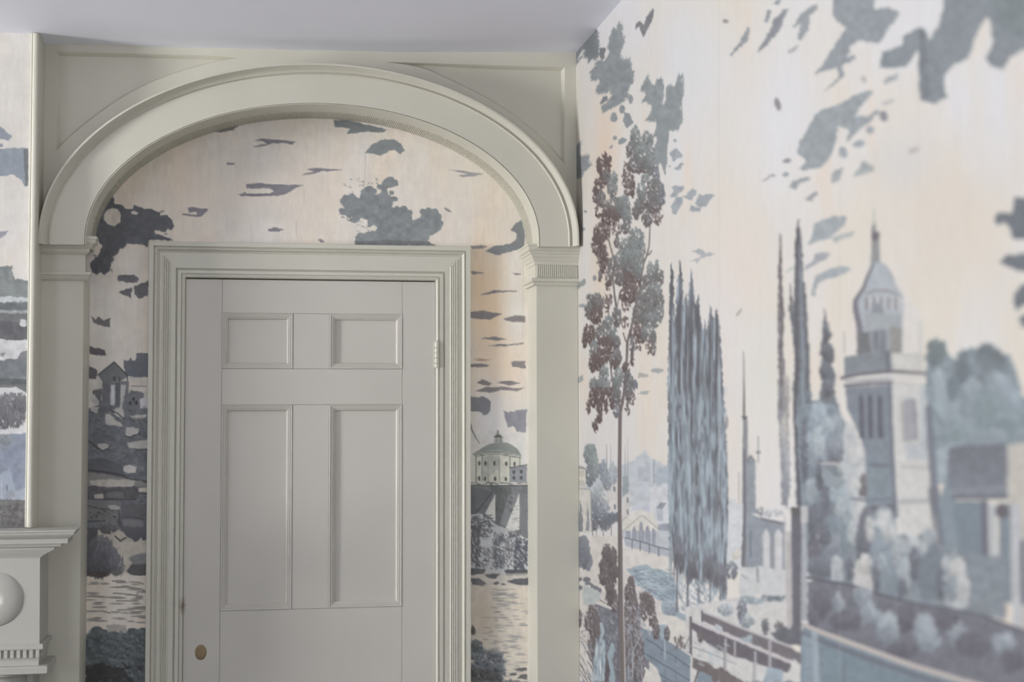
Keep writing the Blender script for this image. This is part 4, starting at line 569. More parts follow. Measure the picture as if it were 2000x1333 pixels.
# ------------------------------------------------------------------ materials
def mat(name, col, rough=.5, noise=.04, scale=6.0, bump=.0, bscale=60.0, metal=0.0, stain=None, stretch=None):
    m = bpy.data.materials.new(name); m.use_nodes = True; nt = m.node_tree; b = nt.nodes['Principled BSDF']
    b.inputs['Roughness'].default_value = rough; b.inputs['Metallic'].default_value = metal
    geo = nt.nodes.new('ShaderNodeNewGeometry'); n = nt.nodes.new('ShaderNodeTexNoise'); n.inputs['Scale'].default_value = scale; n.inputs['Detail'].default_value = 5
    vec = geo.outputs['Position']
    if stretch:
        mp = nt.nodes.new('ShaderNodeMapping'); mp.inputs['Scale'].default_value = stretch; nt.links.new(vec, mp.inputs['Vector']); vec = mp.outputs['Vector']
    nt.links.new(vec, n.inputs['Vector'])
    r = nt.nodes.new('ShaderNodeValToRGB'); c = col
    r.color_ramp.elements[0].position = .3; r.color_ramp.elements[1].position = .7
    r.color_ramp.elements[0].color = (c[0]*(1-noise), c[1]*(1-noise), c[2]*(1-noise*1.2), 1); r.color_ramp.elements[1].color = (c[0]*(1+noise), c[1]*(1+noise), c[2]*(1+noise), 1)
    nt.links.new(n.outputs['Fac'], r.inputs['Fac']); out = r.outputs['Color']
    if stain:                                  # worn brown spot where the door is pulled open
        cx, cz, rad, sc = stain
        mp = nt.nodes.new('ShaderNodeVectorMath'); mp.operation = 'SUBTRACT'; mp.inputs[1].default_value = (cx, 0, cz); nt.links.new(geo.outputs['Position'], mp.inputs[0])
        ms = nt.nodes.new('ShaderNodeVectorMath'); ms.operation = 'MULTIPLY'; ms.inputs[1].default_value = (1/rad[0], 0, 1/rad[1]); nt.links.new(mp.outputs[0], ms.inputs[0])
        ln = nt.nodes.new('ShaderNodeVectorMath'); ln.operation = 'LENGTH'; nt.links.new(ms.outputs[0], ln.inputs[0])
        n2 = nt.nodes.new('ShaderNodeTexNoise'); n2.inputs['Scale'].default_value = 70; nt.links.new(geo.outputs['Position'], n2.inputs['Vector'])
        ad = nt.nodes.new('ShaderNodeMath'); ad.operation = 'MULTIPLY_ADD'; ad.inputs[1].default_value = 1.1; nt.links.new(n2.outputs['Fac'], ad.inputs[0]); nt.links.new(ln.outputs['Value'], ad.inputs[2])
        rm = nt.nodes.new('ShaderNodeMapRange'); rm.inputs['From Min'].default_value = .6; rm.inputs['From Max'].default_value = 1.6; rm.inputs['To Min'].default_value = .75; rm.inputs['To Max'].default_value = 0; nt.links.new(ad.outputs[0], rm.inputs['Value'])
        mx = nt.nodes.new('ShaderNodeMix'); mx.data_type = 'RGBA'; mx.inputs['B'].default_value = sc; nt.links.new(rm.outputs['Result'], mx.inputs['Factor']); nt.links.new(out, mx.inputs['A']); out = mx.outputs['Result']
    nt.links.new(out, b.inputs['Base Color'])
    if bump:
        n3 = nt.nodes.new('ShaderNodeTexNoise'); n3.inputs['Scale'].default_value = bscale; n3.inputs['Detail'].default_value = 4; nt.links.new(vec, n3.inputs['Vector'])
        bp = nt.nodes.new('ShaderNodeBump'); bp.inputs['Strength'].default_value = bump; bp.inputs['Distance'].default_value = .002
        nt.links.new(n3.outputs['Fac'], bp.inputs['Height']); nt.links.new(bp.outputs['Normal'], b.inputs['Normal'])
    return m

st = onY(356, 1186, YB - .02)
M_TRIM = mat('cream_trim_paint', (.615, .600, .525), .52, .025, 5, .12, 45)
M_CASE = mat('cream_casing_paint', (.615, .602, .532), .42, .025, 5, .12, 45, stain=(st.x, st.z, (.012, .028), (.20, .13, .08, 1)))
M_DOOR = mat('grey_cream_door_paint', (.575, .553, .512), .45, .02, 4, .15, 40, stain=(st.x, st.z, (.012, .028), (.20, .13, .08, 1)))
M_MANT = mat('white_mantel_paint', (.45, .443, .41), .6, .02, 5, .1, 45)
M_CEIL = mat('grey_white_ceiling_paint', (.845, .86, .96), .8, .02, 2.2, .25, 18)
M_PLAS = mat('olive_plaster', (.36, .355, .32), .85, .03, 3, .2, 30)
M_BRASS = mat('dull_brass', (.26, .20, .115), .45, .12, 40, .1, 120, metal=.55)
M_WOOD = mat('pale_floor_boards', (.12, .105, .09), .5, .15, 3, .15, 20, stretch=(9, .8, 1))
M_GLASS = mat('window_glass', (.8, .85, .9), .1, .02)
def paper_mat():
    m = bpy.data.materials.new('scenic_wallpaper'); m.use_nodes = True; nt = m.node_tree; b = nt.nodes['Principled BSDF']; b.inputs['Roughness'].default_value = .78
    if 'Specular IOR Level' in b.inputs: b.inputs['Specular IOR Level'].default_value = .25
    a = nt.nodes.new('ShaderNodeAttribute'); a.attribute_name = 'print'
    geo = nt.nodes.new('ShaderNodeNewGeometry'); mp = nt.nodes.new('ShaderNodeMapping'); mp.inputs['Scale'].default_value = (260, 260, 36); nt.links.new(geo.outputs['Position'], mp.inputs['Vector'])
    n = nt.nodes.new('ShaderNodeTexNoise'); n.inputs['Scale'].default_value = 1.0; n.inputs['Detail'].default_value = 3; nt.links.new(mp.outputs['Vector'], n.inputs['Vector'])
    r = nt.nodes.new('ShaderNodeMapRange'); r.inputs['To Min'].default_value = .93; r.inputs['To Max'].default_value = 1.07; nt.links.new(n.outputs['Fac'], r.inputs['Value'])
    mu = nt.nodes.new('ShaderNodeVectorMath'); mu.operation = 'SCALE'; nt.links.new(a.outputs['Color'], mu.inputs[0]); nt.links.new(r.outputs['Result'], mu.inputs['Scale']); nt.links.new(mu.outputs[0], b.inputs['Base Color'])
    n2 = nt.nodes.new('ShaderNodeTexNoise'); n2.inputs['Scale'].default_value = 14; n2.inputs['Detail'].default_value = 5; nt.links.new(geo.outputs['Position'], n2.inputs['Vector'])
    bp = nt.nodes.new('ShaderNodeBump'); bp.inputs['Strength'].default_value = .25; bp.inputs['Distance'].default_value = .004; nt.links.new(n2.outputs['Fac'], bp.inputs['Height']); nt.links.new(bp.outputs['Normal'], b.inputs['Normal'])
    return m
M_PAPER = paper_mat()

# ------------------------------------------------------------------ object helpers
def link(o, parent=None, kind=None, label=None, cat=None):
    S.collection.objects.link(o)
    if parent is not None: o.parent = parent
    if kind: o['kind'] = kind
    if label: o['label'] = label
    if cat: o['category'] = cat
    return o
def empty(name, kind=None, label=None, cat=None, loc=(0, 0, 0)):
    o = bpy.data.objects.new(name, None); o.empty_display_size = .05; o.location = loc; return link(o, None, kind, label, cat)
def obj(name, bm, m, parent=None, kind=None, label=None, cat=None, smooth=False):
    bmesh.ops.recalc_face_normals(bm, faces=bm.faces)
    me = bpy.data.meshes.new(name); bm.to_mesh(me); bm.free(); me.materials.append(m)
    if smooth: me.shade_smooth()
    o = bpy.data.objects.new(name, me); link(o, parent, kind, label, cat)
    if parent is not None: o.matrix_parent_inverse = Matrix.Translation(parent.location).inverted()
    return o
def box(bm, x0, x1, y0, y1, z0, z1, bev=0.0):
    b2 = bmesh.new(); vs = [b2.verts.new((x, y, z)) for x in (x0, x1) for y in (y0, y1) for z in (z0, z1)]
    for f in ((0,1,3,2),(4,6,7,5),(0,4,5,1),(2,3,7,6),(0,2,6,4),(1,5,7,3)): b2.faces.new([vs[i] for i in f])
    bmesh.ops.recalc_face_normals(b2, faces=b2.faces)
    if bev: bmesh.ops.bevel(b2, geom=list(b2.edges), offset=bev, segments=2, affect='EDGES', profile=.6)
    me = bpy.data.meshes.new('tmp'); b2.to_mesh(me); b2.free(); bm.from_mesh(me); bpy.data.meshes.remove(me)
def cylinder(bm, p, q, r, n=20):
    p, q = Vector(p), Vector(q); d = (q - p).normalized(); a = d.orthogonal().normalized(); b = d.cross(a)
    A = [bm.verts.new(p + (a*math.cos(t)+b*math.sin(t))*r) for t in np.linspace(0, 2*math.pi, n, endpoint=False)]
    B = [bm.verts.new(q + (a*math.cos(t)+b*math.sin(t))*r) for t in np.linspace(0, 2*math.pi, n, endpoint=False)]
    for i in range(n): bm.faces.new((A[i], A[(i+1) % n], B[(i+1) % n], B[i]))
    bm.faces.new(A); bm.faces.new(B)
def plate(bm, outer, holes, y0, y1):
    """flat board with cut-outs: outline and holes as (x, z) lists, front at y0, back at y1"""
    loops = [outer] + list(holes); flat = [p for l in loops for p in l]
    tris = tessellate_polygon([[Vector((p[0], p[1], 0)) for p in l] for l in loops])
    F = [bm.verts.new((p[0], y0, p[1])) for p in flat]; B = [bm.verts.new((p[0], y1, p[1])) for p in flat]
    for t in tris:
        try: bm.faces.new([F[i] for i in t]); bm.faces.new([B[i] for i in reversed(t)])
        except ValueError: pass
    k = 0
    for l in loops:
        n = len(l)
        for i in range(n): bm.faces.new((F[k+i], F[k+(i+1) % n], B[k+(i+1) % n], B[k+i]))
        k += n
def stack(bm, levels, xfix, yb):
    """moulded block: levels (z, x of the free end, y of the front), mitred round the corner, back at yb, other end at xfix"""
    R = [[bm.verts.new((xfix, yf, z)), bm.verts.new((xe, yf, z)), bm.verts.new((xe, yb, z)), bm.verts.new((xfix, yb, z))] for z, xe, yf in levels]
    for a, b in zip(R[:-1], R[1:]):
        for i in range(4): bm.faces.new((a[i], a[(i+1) % 4], b[(i+1) % 4], b[i]))
    bm.faces.new(R[0]); bm.faces.new(R[-1])
def inset(poly, d, lim=9.0):
    n = len(poly); area = sum(poly[i][0]*poly[(i+1) % n][1] - poly[(i+1) % n][0]*poly[i][1] for i in range(n)); s = 1 if area > 0 else -1; out = []
    for i in range(n):
        a, b, c = Vector(poly[i-1]), Vector(poly[i]), Vector(poly[(i+1) % n]); u = (b-a).normalized(); v = (c-b).normalized()
        n1 = Vector((-u.y, u.x))*s; n2 = Vector((-v.y, v.x))*s; m = n1+n2; L = m.length
        k = min(lim, 2/max(L, 1e-4)); q = b + m.normalized()*d*k; out.append((q.x, q.y))
    return out

# ------------------------------------------------------------------ wallpapered walls
def lin(c):
    c = np.clip(c, 0, 1); return np.where(c <= .04045, c/12.92, ((c+.055)/1.055)**2.4)
PAPER_GAIN = 1.04
def paper_mesh(name, P, xs, ys, place, parent, skip=None, top=None, bottom=None, cream=(.66, .62, .56)):
    """sheet of wallpaper: canvas columns xs and rows ys laid on the wall by place(px, py); carried on up to `top` and down to `bottom`"""
    px, py = np.meshgrid(np.asarray(xs, float), np.asarray(ys, float))
    pos = place(px, py)                                            # (rows, cols, 3)
    i = np.clip((px - P.x0).astype(int), 0, P.w-1); j = np.clip((py - P.y0).astype(int), 0, P.h-1)
    i2 = np.clip(i+1, 0, P.w-1); j2 = np.clip(j+1, 0, P.h-1)
    col = lin((P.c[j, i] + P.c[j, i2] + P.c[j2, i] + P.c[j2, i2]) / 4) * PAPER_GAIN
    cr = np.array(cream)
    if top is not None:
        a = pos[:1].copy(); ext = []
        for f, m in ((1.0, 1.0), (.25, .9), (.04, .5)):
            e = a.copy(); e[..., 2] = np.maximum(a[..., 2], a[..., 2] + (top - a[..., 2])*f); ext.append((e, col[:1]*(1-m) + cr*m))
        pos = np.concatenate([e for e, _ in ext] + [pos]); col = np.concatenate([c for _, c in ext] + [col]); pos[..., 2] = np.minimum(pos[..., 2], top)
    if bottom is not None:
        e = pos[-1:].copy(); e[..., 2] = bottom; pos = np.concatenate([pos, e]); col = np.concatenate([col, col[-1:]*.6 + np.array((.2, .21, .24))*.4])
    r, c = pos.shape[:2]; idx = np.arange(r*c).reshape(r, c)
    keep = np.ones((r-1, c-1), bool)
    if top is not None: keep &= ~((pos[:-1, :-1, 2] >= top-1e-5) & (pos[1:, :-1, 2] >= top-1e-5) & (pos[1:, 1:, 2] >= top-1e-5))
    if skip is not None:
        cen = (pos[:-1, :-1] + pos[1:, 1:]) / 2; keep &= ~skip(cen[..., 0], cen[..., 1], cen[..., 2])
    q = np.stack([idx[:-1, :-1], idx[1:, :-1], idx[1:, 1:], idx[:-1, 1:]], -1)[keep].reshape(-1)
    nq = len(q)//4; me = bpy.data.meshes.new(name)
    me.vertices.add(r*c); me.vertices.foreach_set('co', pos.reshape(-1).astype(np.float32))
    me.loops.add(nq*4); me.loops.foreach_set('vertex_index', q.astype(np.int32))
    me.polygons.add(nq); me.polygons.foreach_set('loop_start', np.arange(0, nq*4, 4, dtype=np.int32))
    at = me.attributes.new('print', 'FLOAT_COLOR', 'POINT')
    at.data.foreach_set('color', np.concatenate([col, np.ones((r, c, 1))], -1).reshape(-1).astype(np.float32))
    me.update(calc_edges=True); me.validate(); me.materials.append(M_PAPER)
    o = bpy.data.objects.new(name, me); link(o, parent); return o
def plane_place(axis, val):
    f, r, u = np.array(FW), np.array(RT), np.array(UP); e = np.array(EYE)
    def g(px, py):
        d = f*FP + r*(px - 1000.0)[..., None] + u*(666.5 - py)[..., None]
        t = (val - e[axis]) / d[..., axis]; return e + d*t[..., None]
    return g

# floor, ceiling and the plain walls behind the camera
bm = bmesh.new(); box(bm, XL-.1, XR+.1, YFR-.1, YB+.25, -.1, 0); obj('floor', bm, M_WOOD, kind='structure')
CE = [(-5.4, .0), (onY(-100, 60, YC).x, onY(0, 65, YC).z-ZC), (onY(70, 68, YC).x, onY(70, 68, YC).z-ZC), (onY(188, 88, YS).x, onY(188, 88, YS).z-ZC), (onY(400, 93, YS).x, onY(400, 94, YS).z-ZC), (onY(600, 98, YS).x, onY(600, 98, YS).z-ZC), (onY(800, 102, YS).x, onY(800, 102, YS).z-ZC), (XR, 0), (XR+.2, 0)]
cxs = np.array([p[0] for p in CE]); czs = np.array([p[1] for p in CE])
def ceil_z(x, y):                                                  # the old plaster sags a little along the back
    k = min(1, max(0, (y-3.2)/1.0)); return ZC + float(np.interp(x, cxs, czs))*k*k
bm = bmesh.new(); gx = sorted(set(list(np.linspace(XL-.1, XR+.12, 40)) + list(cxs[1:-2]))); gy = np.concatenate([np.linspace(YFR-.1, 3.2, 8), np.linspace(3.3, YB+.25, 14)])
G = [[bm.verts.new((x, y, ceil_z(x, y))) for x in gx] for y in gy]; T = [[bm.verts.new((x, y, ZC+.2)) for x in gx] for y in gy]
for a in range(len(gy)-1):
    for b in range(len(gx)-1): bm.faces.new((G[a][b], G[a][b+1], G[a+1][b+1], G[a+1][b])); bm.faces.new((T[a][b], T[a+1][b], T[a+1][b+1], T[a][b+1]))
obj('ceiling', bm, M_CEIL, kind='structure', smooth=True)
def wall_with_windows(name, axis, val, lo, hi, wins):
    outer = [(lo, 0), (hi, 0), (hi, ZC+.05), (lo, ZC+.05)]; holes = [[(a, z0), (b, z0), (b, z1), (a, z1)] for a, b, z0, z1 in wins]
    bm = bmesh.new(); plate(bm, outer, holes, 0, .12)
    for v in bm.verts:
        s, d, z = v.co.x, v.co.y, v.co.z; v.co = (val-d, s, z) if axis == 'x' else (s, val-d, z)
    return obj(name, bm, M_PLAS, kind='structure')
wall_with_windows('wall_left', 'x', XL, YFR, YB+.2, [(1.8, 2.9, .85, 2.65), (-.2, .9, .85, 2.65)])
wall_with_windows('wall_front', 'y', YFR, XL, XR+.1, [(-.2, 1.0-.15, .85, 2.65), (-3.8, -2.6, .85, 2.65)])  # first opening is unseen and added to pass the fill lamp
nwin = 0
for axis, val, a, b in (('x', XL, 1.8, 2.9), ('x', XL, -.2, .9), ('y', YFR, -.2, .85), ('y', YFR, -3.8, -2.6)):
    nwin += 1; root = empty('window_%d' % nwin, 'structure')
    def wb(name, s0, s1, z0, z1, d0, d1):
        bm = bmesh.new(); (box(bm, val-d1, val-d0, s0, s1, z0, z1, .003) if axis == 'x' else box(bm, s0, s1, val-d1, val-d0, z0, z1, .003)); obj(name, bm, M_MANT, root)
    for s0, s1, z0, z1 in ((a, a+.05, .85, 2.65), (b-.05, b, .85, 2.65), (a+.05, b-.05, .85, .91), (a+.05, b-.05, 2.59, 2.65)): wb('window_frame', s0, s1, z0, z1, .02, .07)
    for k in (1, 2): wb('glazing_bar', a+.05+(b-a-.1)*k/3-.01, a+.05+(b-a-.1)*k/3+.01, .91, 2.59, .03, .05)
    for k in (1, 2, 3): wb('glazing_bar', a+.05, b-.05, .91+1.68*k/4-.01, .91+1.68*k/4+.01, .031, .049)

# right wall
wr = empty('wall_right', 'structure')
bm = bmesh.new(); box(bm, XR+.003, XR+.13, YFR-.1, YB+.2, 0, ZC+.05); obj('masonry', bm, M_PLAS, wr)
P = paint_right()
xs = list(np.arange(1112, 1460, 1.5)) + list(np.arange(1460, 2419, 3.0))
ys = list(np.arange(-58, 1345, 2.0)) + list(np.arange(1345, 1558, 6.0))
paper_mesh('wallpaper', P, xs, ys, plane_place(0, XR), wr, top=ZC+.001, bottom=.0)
# nearer the camera the same sky and thicket go on in broad washes
place = plane_place(0, XR); a0 = place(np.array([[2418.0]]), np.array([[700.0]]))[0, 0]
bm = bmesh.new(); box(bm, XR+.0005, XR+.003, YFR, float(a0[1])+.01, 0, ZC); obj('plain_wallpaper', bm, mat('plain_cream_paper', (.58, .55, .50), .8, .12, 2.0, .1, 30), wr)

# back wall of the alcove
DXL, DXR = onY(288, 800, YB-.038).x, onY(919.5, 800, YB-.038).x; DZT = onY(600, 476.5, YB-.038).z
wb_ = empty('wall_back', 'structure')
XA = onY(40, 600, YB).x
bm = bmesh.new(); plate(bm, [(XL, 0), (DXL+.10, 0), (DXL+.10, DZT-.10), (DXR-.10, DZT-.10), (DXR-.10, 0), (XR+.1, 0), (XR+.1, ZC+.05), (XL, ZC+.05)], [], YB+.003, YB+.15); box(bm, DXL, DXR, YB+.151, YB+.2, 0, DZT); obj('masonry', bm, M_PLAS, wb_)
P = paint_back()
hole = lambda x, y, z: (x > DXL+.03) & (x < DXR-.03) & (z < DZT-.03)
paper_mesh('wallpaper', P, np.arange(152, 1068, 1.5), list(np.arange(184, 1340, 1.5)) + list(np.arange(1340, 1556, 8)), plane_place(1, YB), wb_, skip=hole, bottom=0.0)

# chimney breast with its wallpaper
wc = empty('wall_chimney', 'structure')
XCB = onY(70.5, 460, YC-.006).x
bm = bmesh.new(); box(bm, -3.6, XCB, YC, YB+.003, 0, ZC+.04); obj('masonry', bm, M_TRIM, wc)
P = paint_left()
XTL = onY(55.5, 460, YC-.012).x
paper_mesh('wallpaper', P, np.arange(-418, 66, 1.5), np.arange(24, 1056, 1.5), plane_place(1, YC-.001), wc, skip=lambda x, y, z: x > XTL+.006, top=ZC+.03)

# ------------------------------------------------------------------ trim_1: elliptical arch on pilasters
arch = empty('trim_1', 'structure')
def pf(px, py, Y=YF): q = onY(px, py, Y); return (q.x, q.z)
def ell(t, th):
    cx = 610 + (602.5-610)*t; a = 442 + (525.5-442)*t; b = 266 + (343-266)*t; return cx - a*math.cos(th), 470 - b*math.sin(th)
NT = 240; ths = np.linspace(0, math.pi, NT+1); YA = 4.25
# spandrel board with two sunk triangular panels
def smooth(pts, n=6):                                               # Catmull-Rom through traced points
    out = []
    for i in range(len(pts)-1):
        p0, p1, p2, p3 = (np.array(pts[max(0, min(len(pts)-1, j))], float) for j in (i-1, i, i+1, i+2))
        for t in np.linspace(0, 1, n, endpoint=False): out.append(tuple(.5*((2*p1) + (p2-p0)*t + (2*p0-5*p1+4*p2-p3)*t*t + (3*p1-p0-3*p2+p3)*t**3)))
    return out + [tuple(pts[-1])]
lp = smooth([(110,296),(120,284),(150,256),(188,226),(240,190),(280,169),(319,152),(360,138),(400,127),(432,119),(466,113)]) + [(400,108),(250,104),(110,101)]
rp = smooth([(755,121),(820,132),(858,147),(917,175),(972,205),(1018,237),(1061,275),(1084,299),(1103,322)]) + [(1103,131),(950,127)]
low = [ell(.55, t) for t in ths]
outer = [pf(68, 480, YS)] + [pf(*p, YS) for p in low] + [(XR, pf(1130, 485, YS)[1]), (XR, ZC+.02)]
outer += [pf(800, 92, YS), pf(400, 84, YS), pf(188, 78, YS), pf(68, 60, YS)]
outer = [p for i, p in enumerate(outer) if i == 0 or (abs(p[0]-outer[i-1][0]) + abs(p[1]-outer[i-1][1])) > 1e-5]
LPW = [pf(*p, YS) for p in lp]; RPW = [pf(*p, YS) for p in rp]
bm = bmesh.new(); plate(bm, outer, [LPW, RPW], YS, YS+.03); obj('spandrel', bm, M_TRIM, arch)
for poly in (LPW, RPW):
    inn = inset(poly, .0085, 5.5); inn2 = inset(poly, .0035, 4.5); bm = bmesh.new()
    rings = [[bm.verts.new((p[0], y, p[1])) for p in pl] for pl, y in ((poly, YS+.0005), (inn2, YS+.006), (inn, YS+.017))]
    n = len(poly)
    for a, b in zip(rings[:-1], rings[1:]):
        for i in range(n): bm.faces.new((a[i], a[(i+1) % n], b[(i+1) % n], b[i]))
    tr = tessellate_polygon([[Vector((p[0], p[1], 0)) for p in inn]])
    for t in tr:
        try: bm.faces.new([rings[2][i] for i in t])
        except ValueError: pass
    obj('spandrel_panel', bm, M_TRIM, arch)
# archivolt: soffit, fascia and a double roll round the outside
prof = [(0, YB+.002), (0, YA+.004), (.004, YA+.001), (.010, YA), (.022, YA+.001), (.024, YA+.005), (.036, YA+.005), (.038, YA), (.765, YA), (.77, YA-.005), (.785, YA-.008), (.80, YA-.005), (.805, YA+.001), (.825, YA), (.86, YA-.004), (.90, YA-.012), (.93, YA-.021), (.942, YA-.024), (.946, YA-.028), (.992, YA-.028), (1.0, YA-.024), (1.0, YS+.002)]
bm = bmesh.new(); R = []
def arch_ring(th, drop=0):
    r = []
    for t, y in prof:
        x, z = ell(t, th); r.append(bm.verts.new((*(lambda q: (q[0], y, q[1]))(pf(x, z+drop, YA)),)))
    return r
R.append(arch_ring(0, 8)); R += [arch_ring(t) for t in ths]; R.append(arch_ring(math.pi, 12))
for a, b in zip(R[:-1], R[1:]):
    for i in range(len(prof)-1): bm.faces.new((a[i], a[i+1], b[i+1], b[i]))
ar = obj('archivolt', bm, M_TRIM, arch); ar.data.shade_smooth(); md = ar.modifiers.new('split', 'EDGE_SPLIT'); md.split_angle = math.radians(32)
# fine reeding along the back of the soffit
bm = bmesh.new(); pts = [pf(*ell(0, t), YA) for t in np.linspace(0, math.pi, 2600)]; acc = 0; last = 0; pitch = .0048
for i in range(1, len(pts)):
    acc += math.dist(pts[i], pts[i-1])
    if acc - last >= pitch:
        last = acc; p = Vector(pts[i]); d = (Vector(pts[i]) - Vector(pts[i-1])).normalized(); n = Vector((d.y, -d.x))
        if n.y > 0 and abs(n.y) > .05: n = -n
        c = Vector(pf(610, 470, YA)); n = (c - p).normalized() if n.dot(c-p) < 0 else n
        prof2 = [(-.0018, 0), (-.0014, .0022), (0, .0031), (.0014, .0022), (.0018, 0)]
        A = [bm.verts.new((p.x+d.x*s+n.x*h, 4.352, p.y+d.y*s+n.y*h)) for s, h in prof2]; B = [bm.verts.new((p.x+d.x*s+n.x*h, YB, p.y+d.y*s+n.y*h)) for s, h in prof2]
        for k in range(4): bm.faces.new((A[k], A[k+1], B[k+1], B[k]))
        bm.faces.new(A)
obj('reeding', bm, M_TRIM, arch, kind='stuff')
# pilasters and their capitals
XPL, XPR = onY(159.5, 900, YF).x, onY(1048.3, 900, YF).x; XLL = onY(60, 900, YF).x
zr = lambda y: onY(1090, y, YF).z
zl = lambda y: onY(120, y, YF).z
bm = bmesh.new(); box(bm, XLL, XPL, YF, YB+.002, 0, zl(546), .0015); obj('pilaster', bm, M_TRIM, arch)
bm = bmesh.new(); box(bm, XPR, XR-.0004, YF, YB+.002, 0, zr(556), .0015); obj('pilaster', bm, M_TRIM, arch)
def cap(name, levels, zf, xs_, sgn, xfix, yb):
    bm = bmesh.new(); stack(bm, [(zf(y), xs_ + sgn*o, YF - o) for y, o in levels], xfix, yb); return obj(name, bm, M_TRIM, arch)
rl = [(479.4,.0315),(483.2,.0315),(484,.029),(488,.0285),(492,.0265),(492.5,.0225),(495,.0232),(497.6,.0215),(498.2,.0185),(502,.0165),(506,.012),(511,.0085),(511.6,.0065),(518,.005),(518.3,.0025),(544,.0025),(544.3,.014),(546,.0165),(550,.0165),(551.8,.0145),(552.2,.0095),(555,.0105),(558,.0085),(558.4,.0)]
cap('capital', rl, zr, XPR, -1, XR-.0004, YB+.001)
ll = [(463.6,.039),(469,.039),(469.6,.0365),(474,.036),(477.6,.0335),(478.2,.0275),(482,.026),(486.6,.0195),(487.2,.0165),(492,.0155),(496.8,.0085),(497.4,.0045),(532,.0045),(532.4,.0205),(535,.0225),(538,.0215),(538.6,.0165),(543,.0135),(547.4,.008),(548,.0)]
cap('capital', ll, zl, XPL, 1, XLL, YF+.004)
bm = bmesh.new(); n = 20; x0, x1 = XPR, XR-.004
for i in range(n):
    c = x0 + (x1-x0)*(i+.5)/n; wd = (x1-x0)/n*.34
    for a, b in ((c-wd, c+wd),): box(bm, a, b, YF-.0062, YF-.001, zr(543.6), zr(518.8), .0011)
obj('reeding', bm, M_TRIM, arch, kind='stuff')

# ------------------------------------------------------------------ trim_2: moulded door casing, mitred at the corners
case = empty('trim_2', 'structure'); k = .00158
base = [(0, 0), (0, .036), (.5, .038), (8.4, .038), (8.9, .030), (10, .031), (11, .034), (13, .0355), (15, .033), (16.2, .022), (18.5, .0205), (20, .0235)]
tail = [(50, .0235), (50.4, .0145), (52, .0145), (52.6, .0195), (54, .022), (60, .0225), (60.5, .0165), (61.7, .0165), (62.2, .020), (64.5, .0215), (67, .019), (68, .012), (68, -.035)]
reeds = []
for c in (26.5, 30.5, 34.5, 38.5): reeds += [(c-1.6, .0235), (c-1.1, .0258), (c, .0268), (c+1.1, .0258), (c+1.6, .0235), (c+1.9, .0224), (c+2.2, .0224)]
def frame_piece(name, prof_, side):
    bm = bmesh.new(); A, B = [], []
    for o, h in prof_:
        d = o*k; y = YB - h
        if side == 'L': A.append((DXL+d, y, 0)); B.append((DXL+d, y, DZT-d))
        if side == 'R': A.append((DXR-d, y, 0)); B.append((DXR-d, y, DZT-d))
        if side == 'T': A.append((DXL+d, y, DZT-d)); B.append((DXR-d, y, DZT-d))
    A = [bm.verts.new(p) for p in A]; B = [bm.verts.new(p) for p in B]
    for i in range(len(A)-1): bm.faces.new((A[i], A[i+1], B[i+1], B[i]))
    o = obj(name, bm, M_CASE, case); o.data.shade_smooth(); md = o.modifiers.new('split', 'EDGE_SPLIT'); md.split_angle = math.radians(40); return o
frame_piece('jamb', base + reeds + tail, 'L'); frame_piece('jamb', base + reeds + tail, 'R'); frame_piece('head', base + tail, 'T')

# ------------------------------------------------------------------ door_1: six-panel door
door = empty('door_1', 'structure'); YD = YB - .009; TH = .036
dxl, dxr = onY(360.8, 800, YD).x, onY(850.3, 800, YD).x; dzt = onY(600, 548, YD).z
X = lambda px, py=800: onY(px, py, YD).x
Zd = lambda py, px=600: onY(px, py, YD).z
sl, sr = X(432.5), X(785.5); m0, m1 = X(571.5), X(643)
z_a, z_b, z_c, z_d = Zd(613), Zd(721), Zd(791), Zd(1190); z_e, z_f = z_d - .24, .22
g = .00035
def board(name, x0, x1, z0, z1):
    bm = bmesh.new(); box(bm, x0+g, x1-g, YD, YD+TH, z0+g, z1-g, .0006); obj(name, bm, M_DOOR, door)
board('stile', dxl, sl, .008, dzt); board('stile', sr, dxr, .008, dzt)
for z0, z1 in ((z_a, dzt), (z_c, z_b), (z_e, z_d), (.008, z_f)): board('rail', sl, sr, z0, z1)
for z0, z1 in ((z_b, z_a), (z_d, z_c), (z_f, z_e)): board('muntin', m0, m1, z0, z1)
for x0, x1 in ((sl, m0), (m1, sr)):
    for z0, z1 in ((z_b, z_a), (z_d, z_c), (z_f, z_e)):
        bm = bmesh.new(); box(bm, x0+g, x1-g, YD+.011, YD+.026, z0+g, z1-g); obj('panel', bm, M_DOOR, door)
        pr = [(0, 0), (0, -.0012), (.002, -.0022), (.0045, -.0012), (.0052, .0012), (.0068, .0012), (.0075, -.0004), (.0105, .0002), (.0115, .003), (.0128, .003), (.0138, .0018), (.0165, .0035), (.0185, .0078), (.0190, .011)]
        bm = bmesh.new(); R = []
        for o, h in pr: R.append([bm.verts.new(p) for p in ((x0+g+o, YD+h, z0+g+o), (x1-g-o, YD+h, z0+g+o), (x1-g-o, YD+h, z1-g-o), (x0+g+o, YD+h, z1-g-o))])
        for a, b in zip(R[:-1], R[1:]):
            for i in range(4): bm.faces.new((a[i], a[(i+1) % 4], b[(i+1) % 4], b[i]))
        obj('panel_moulding', bm, M_DOOR, door)
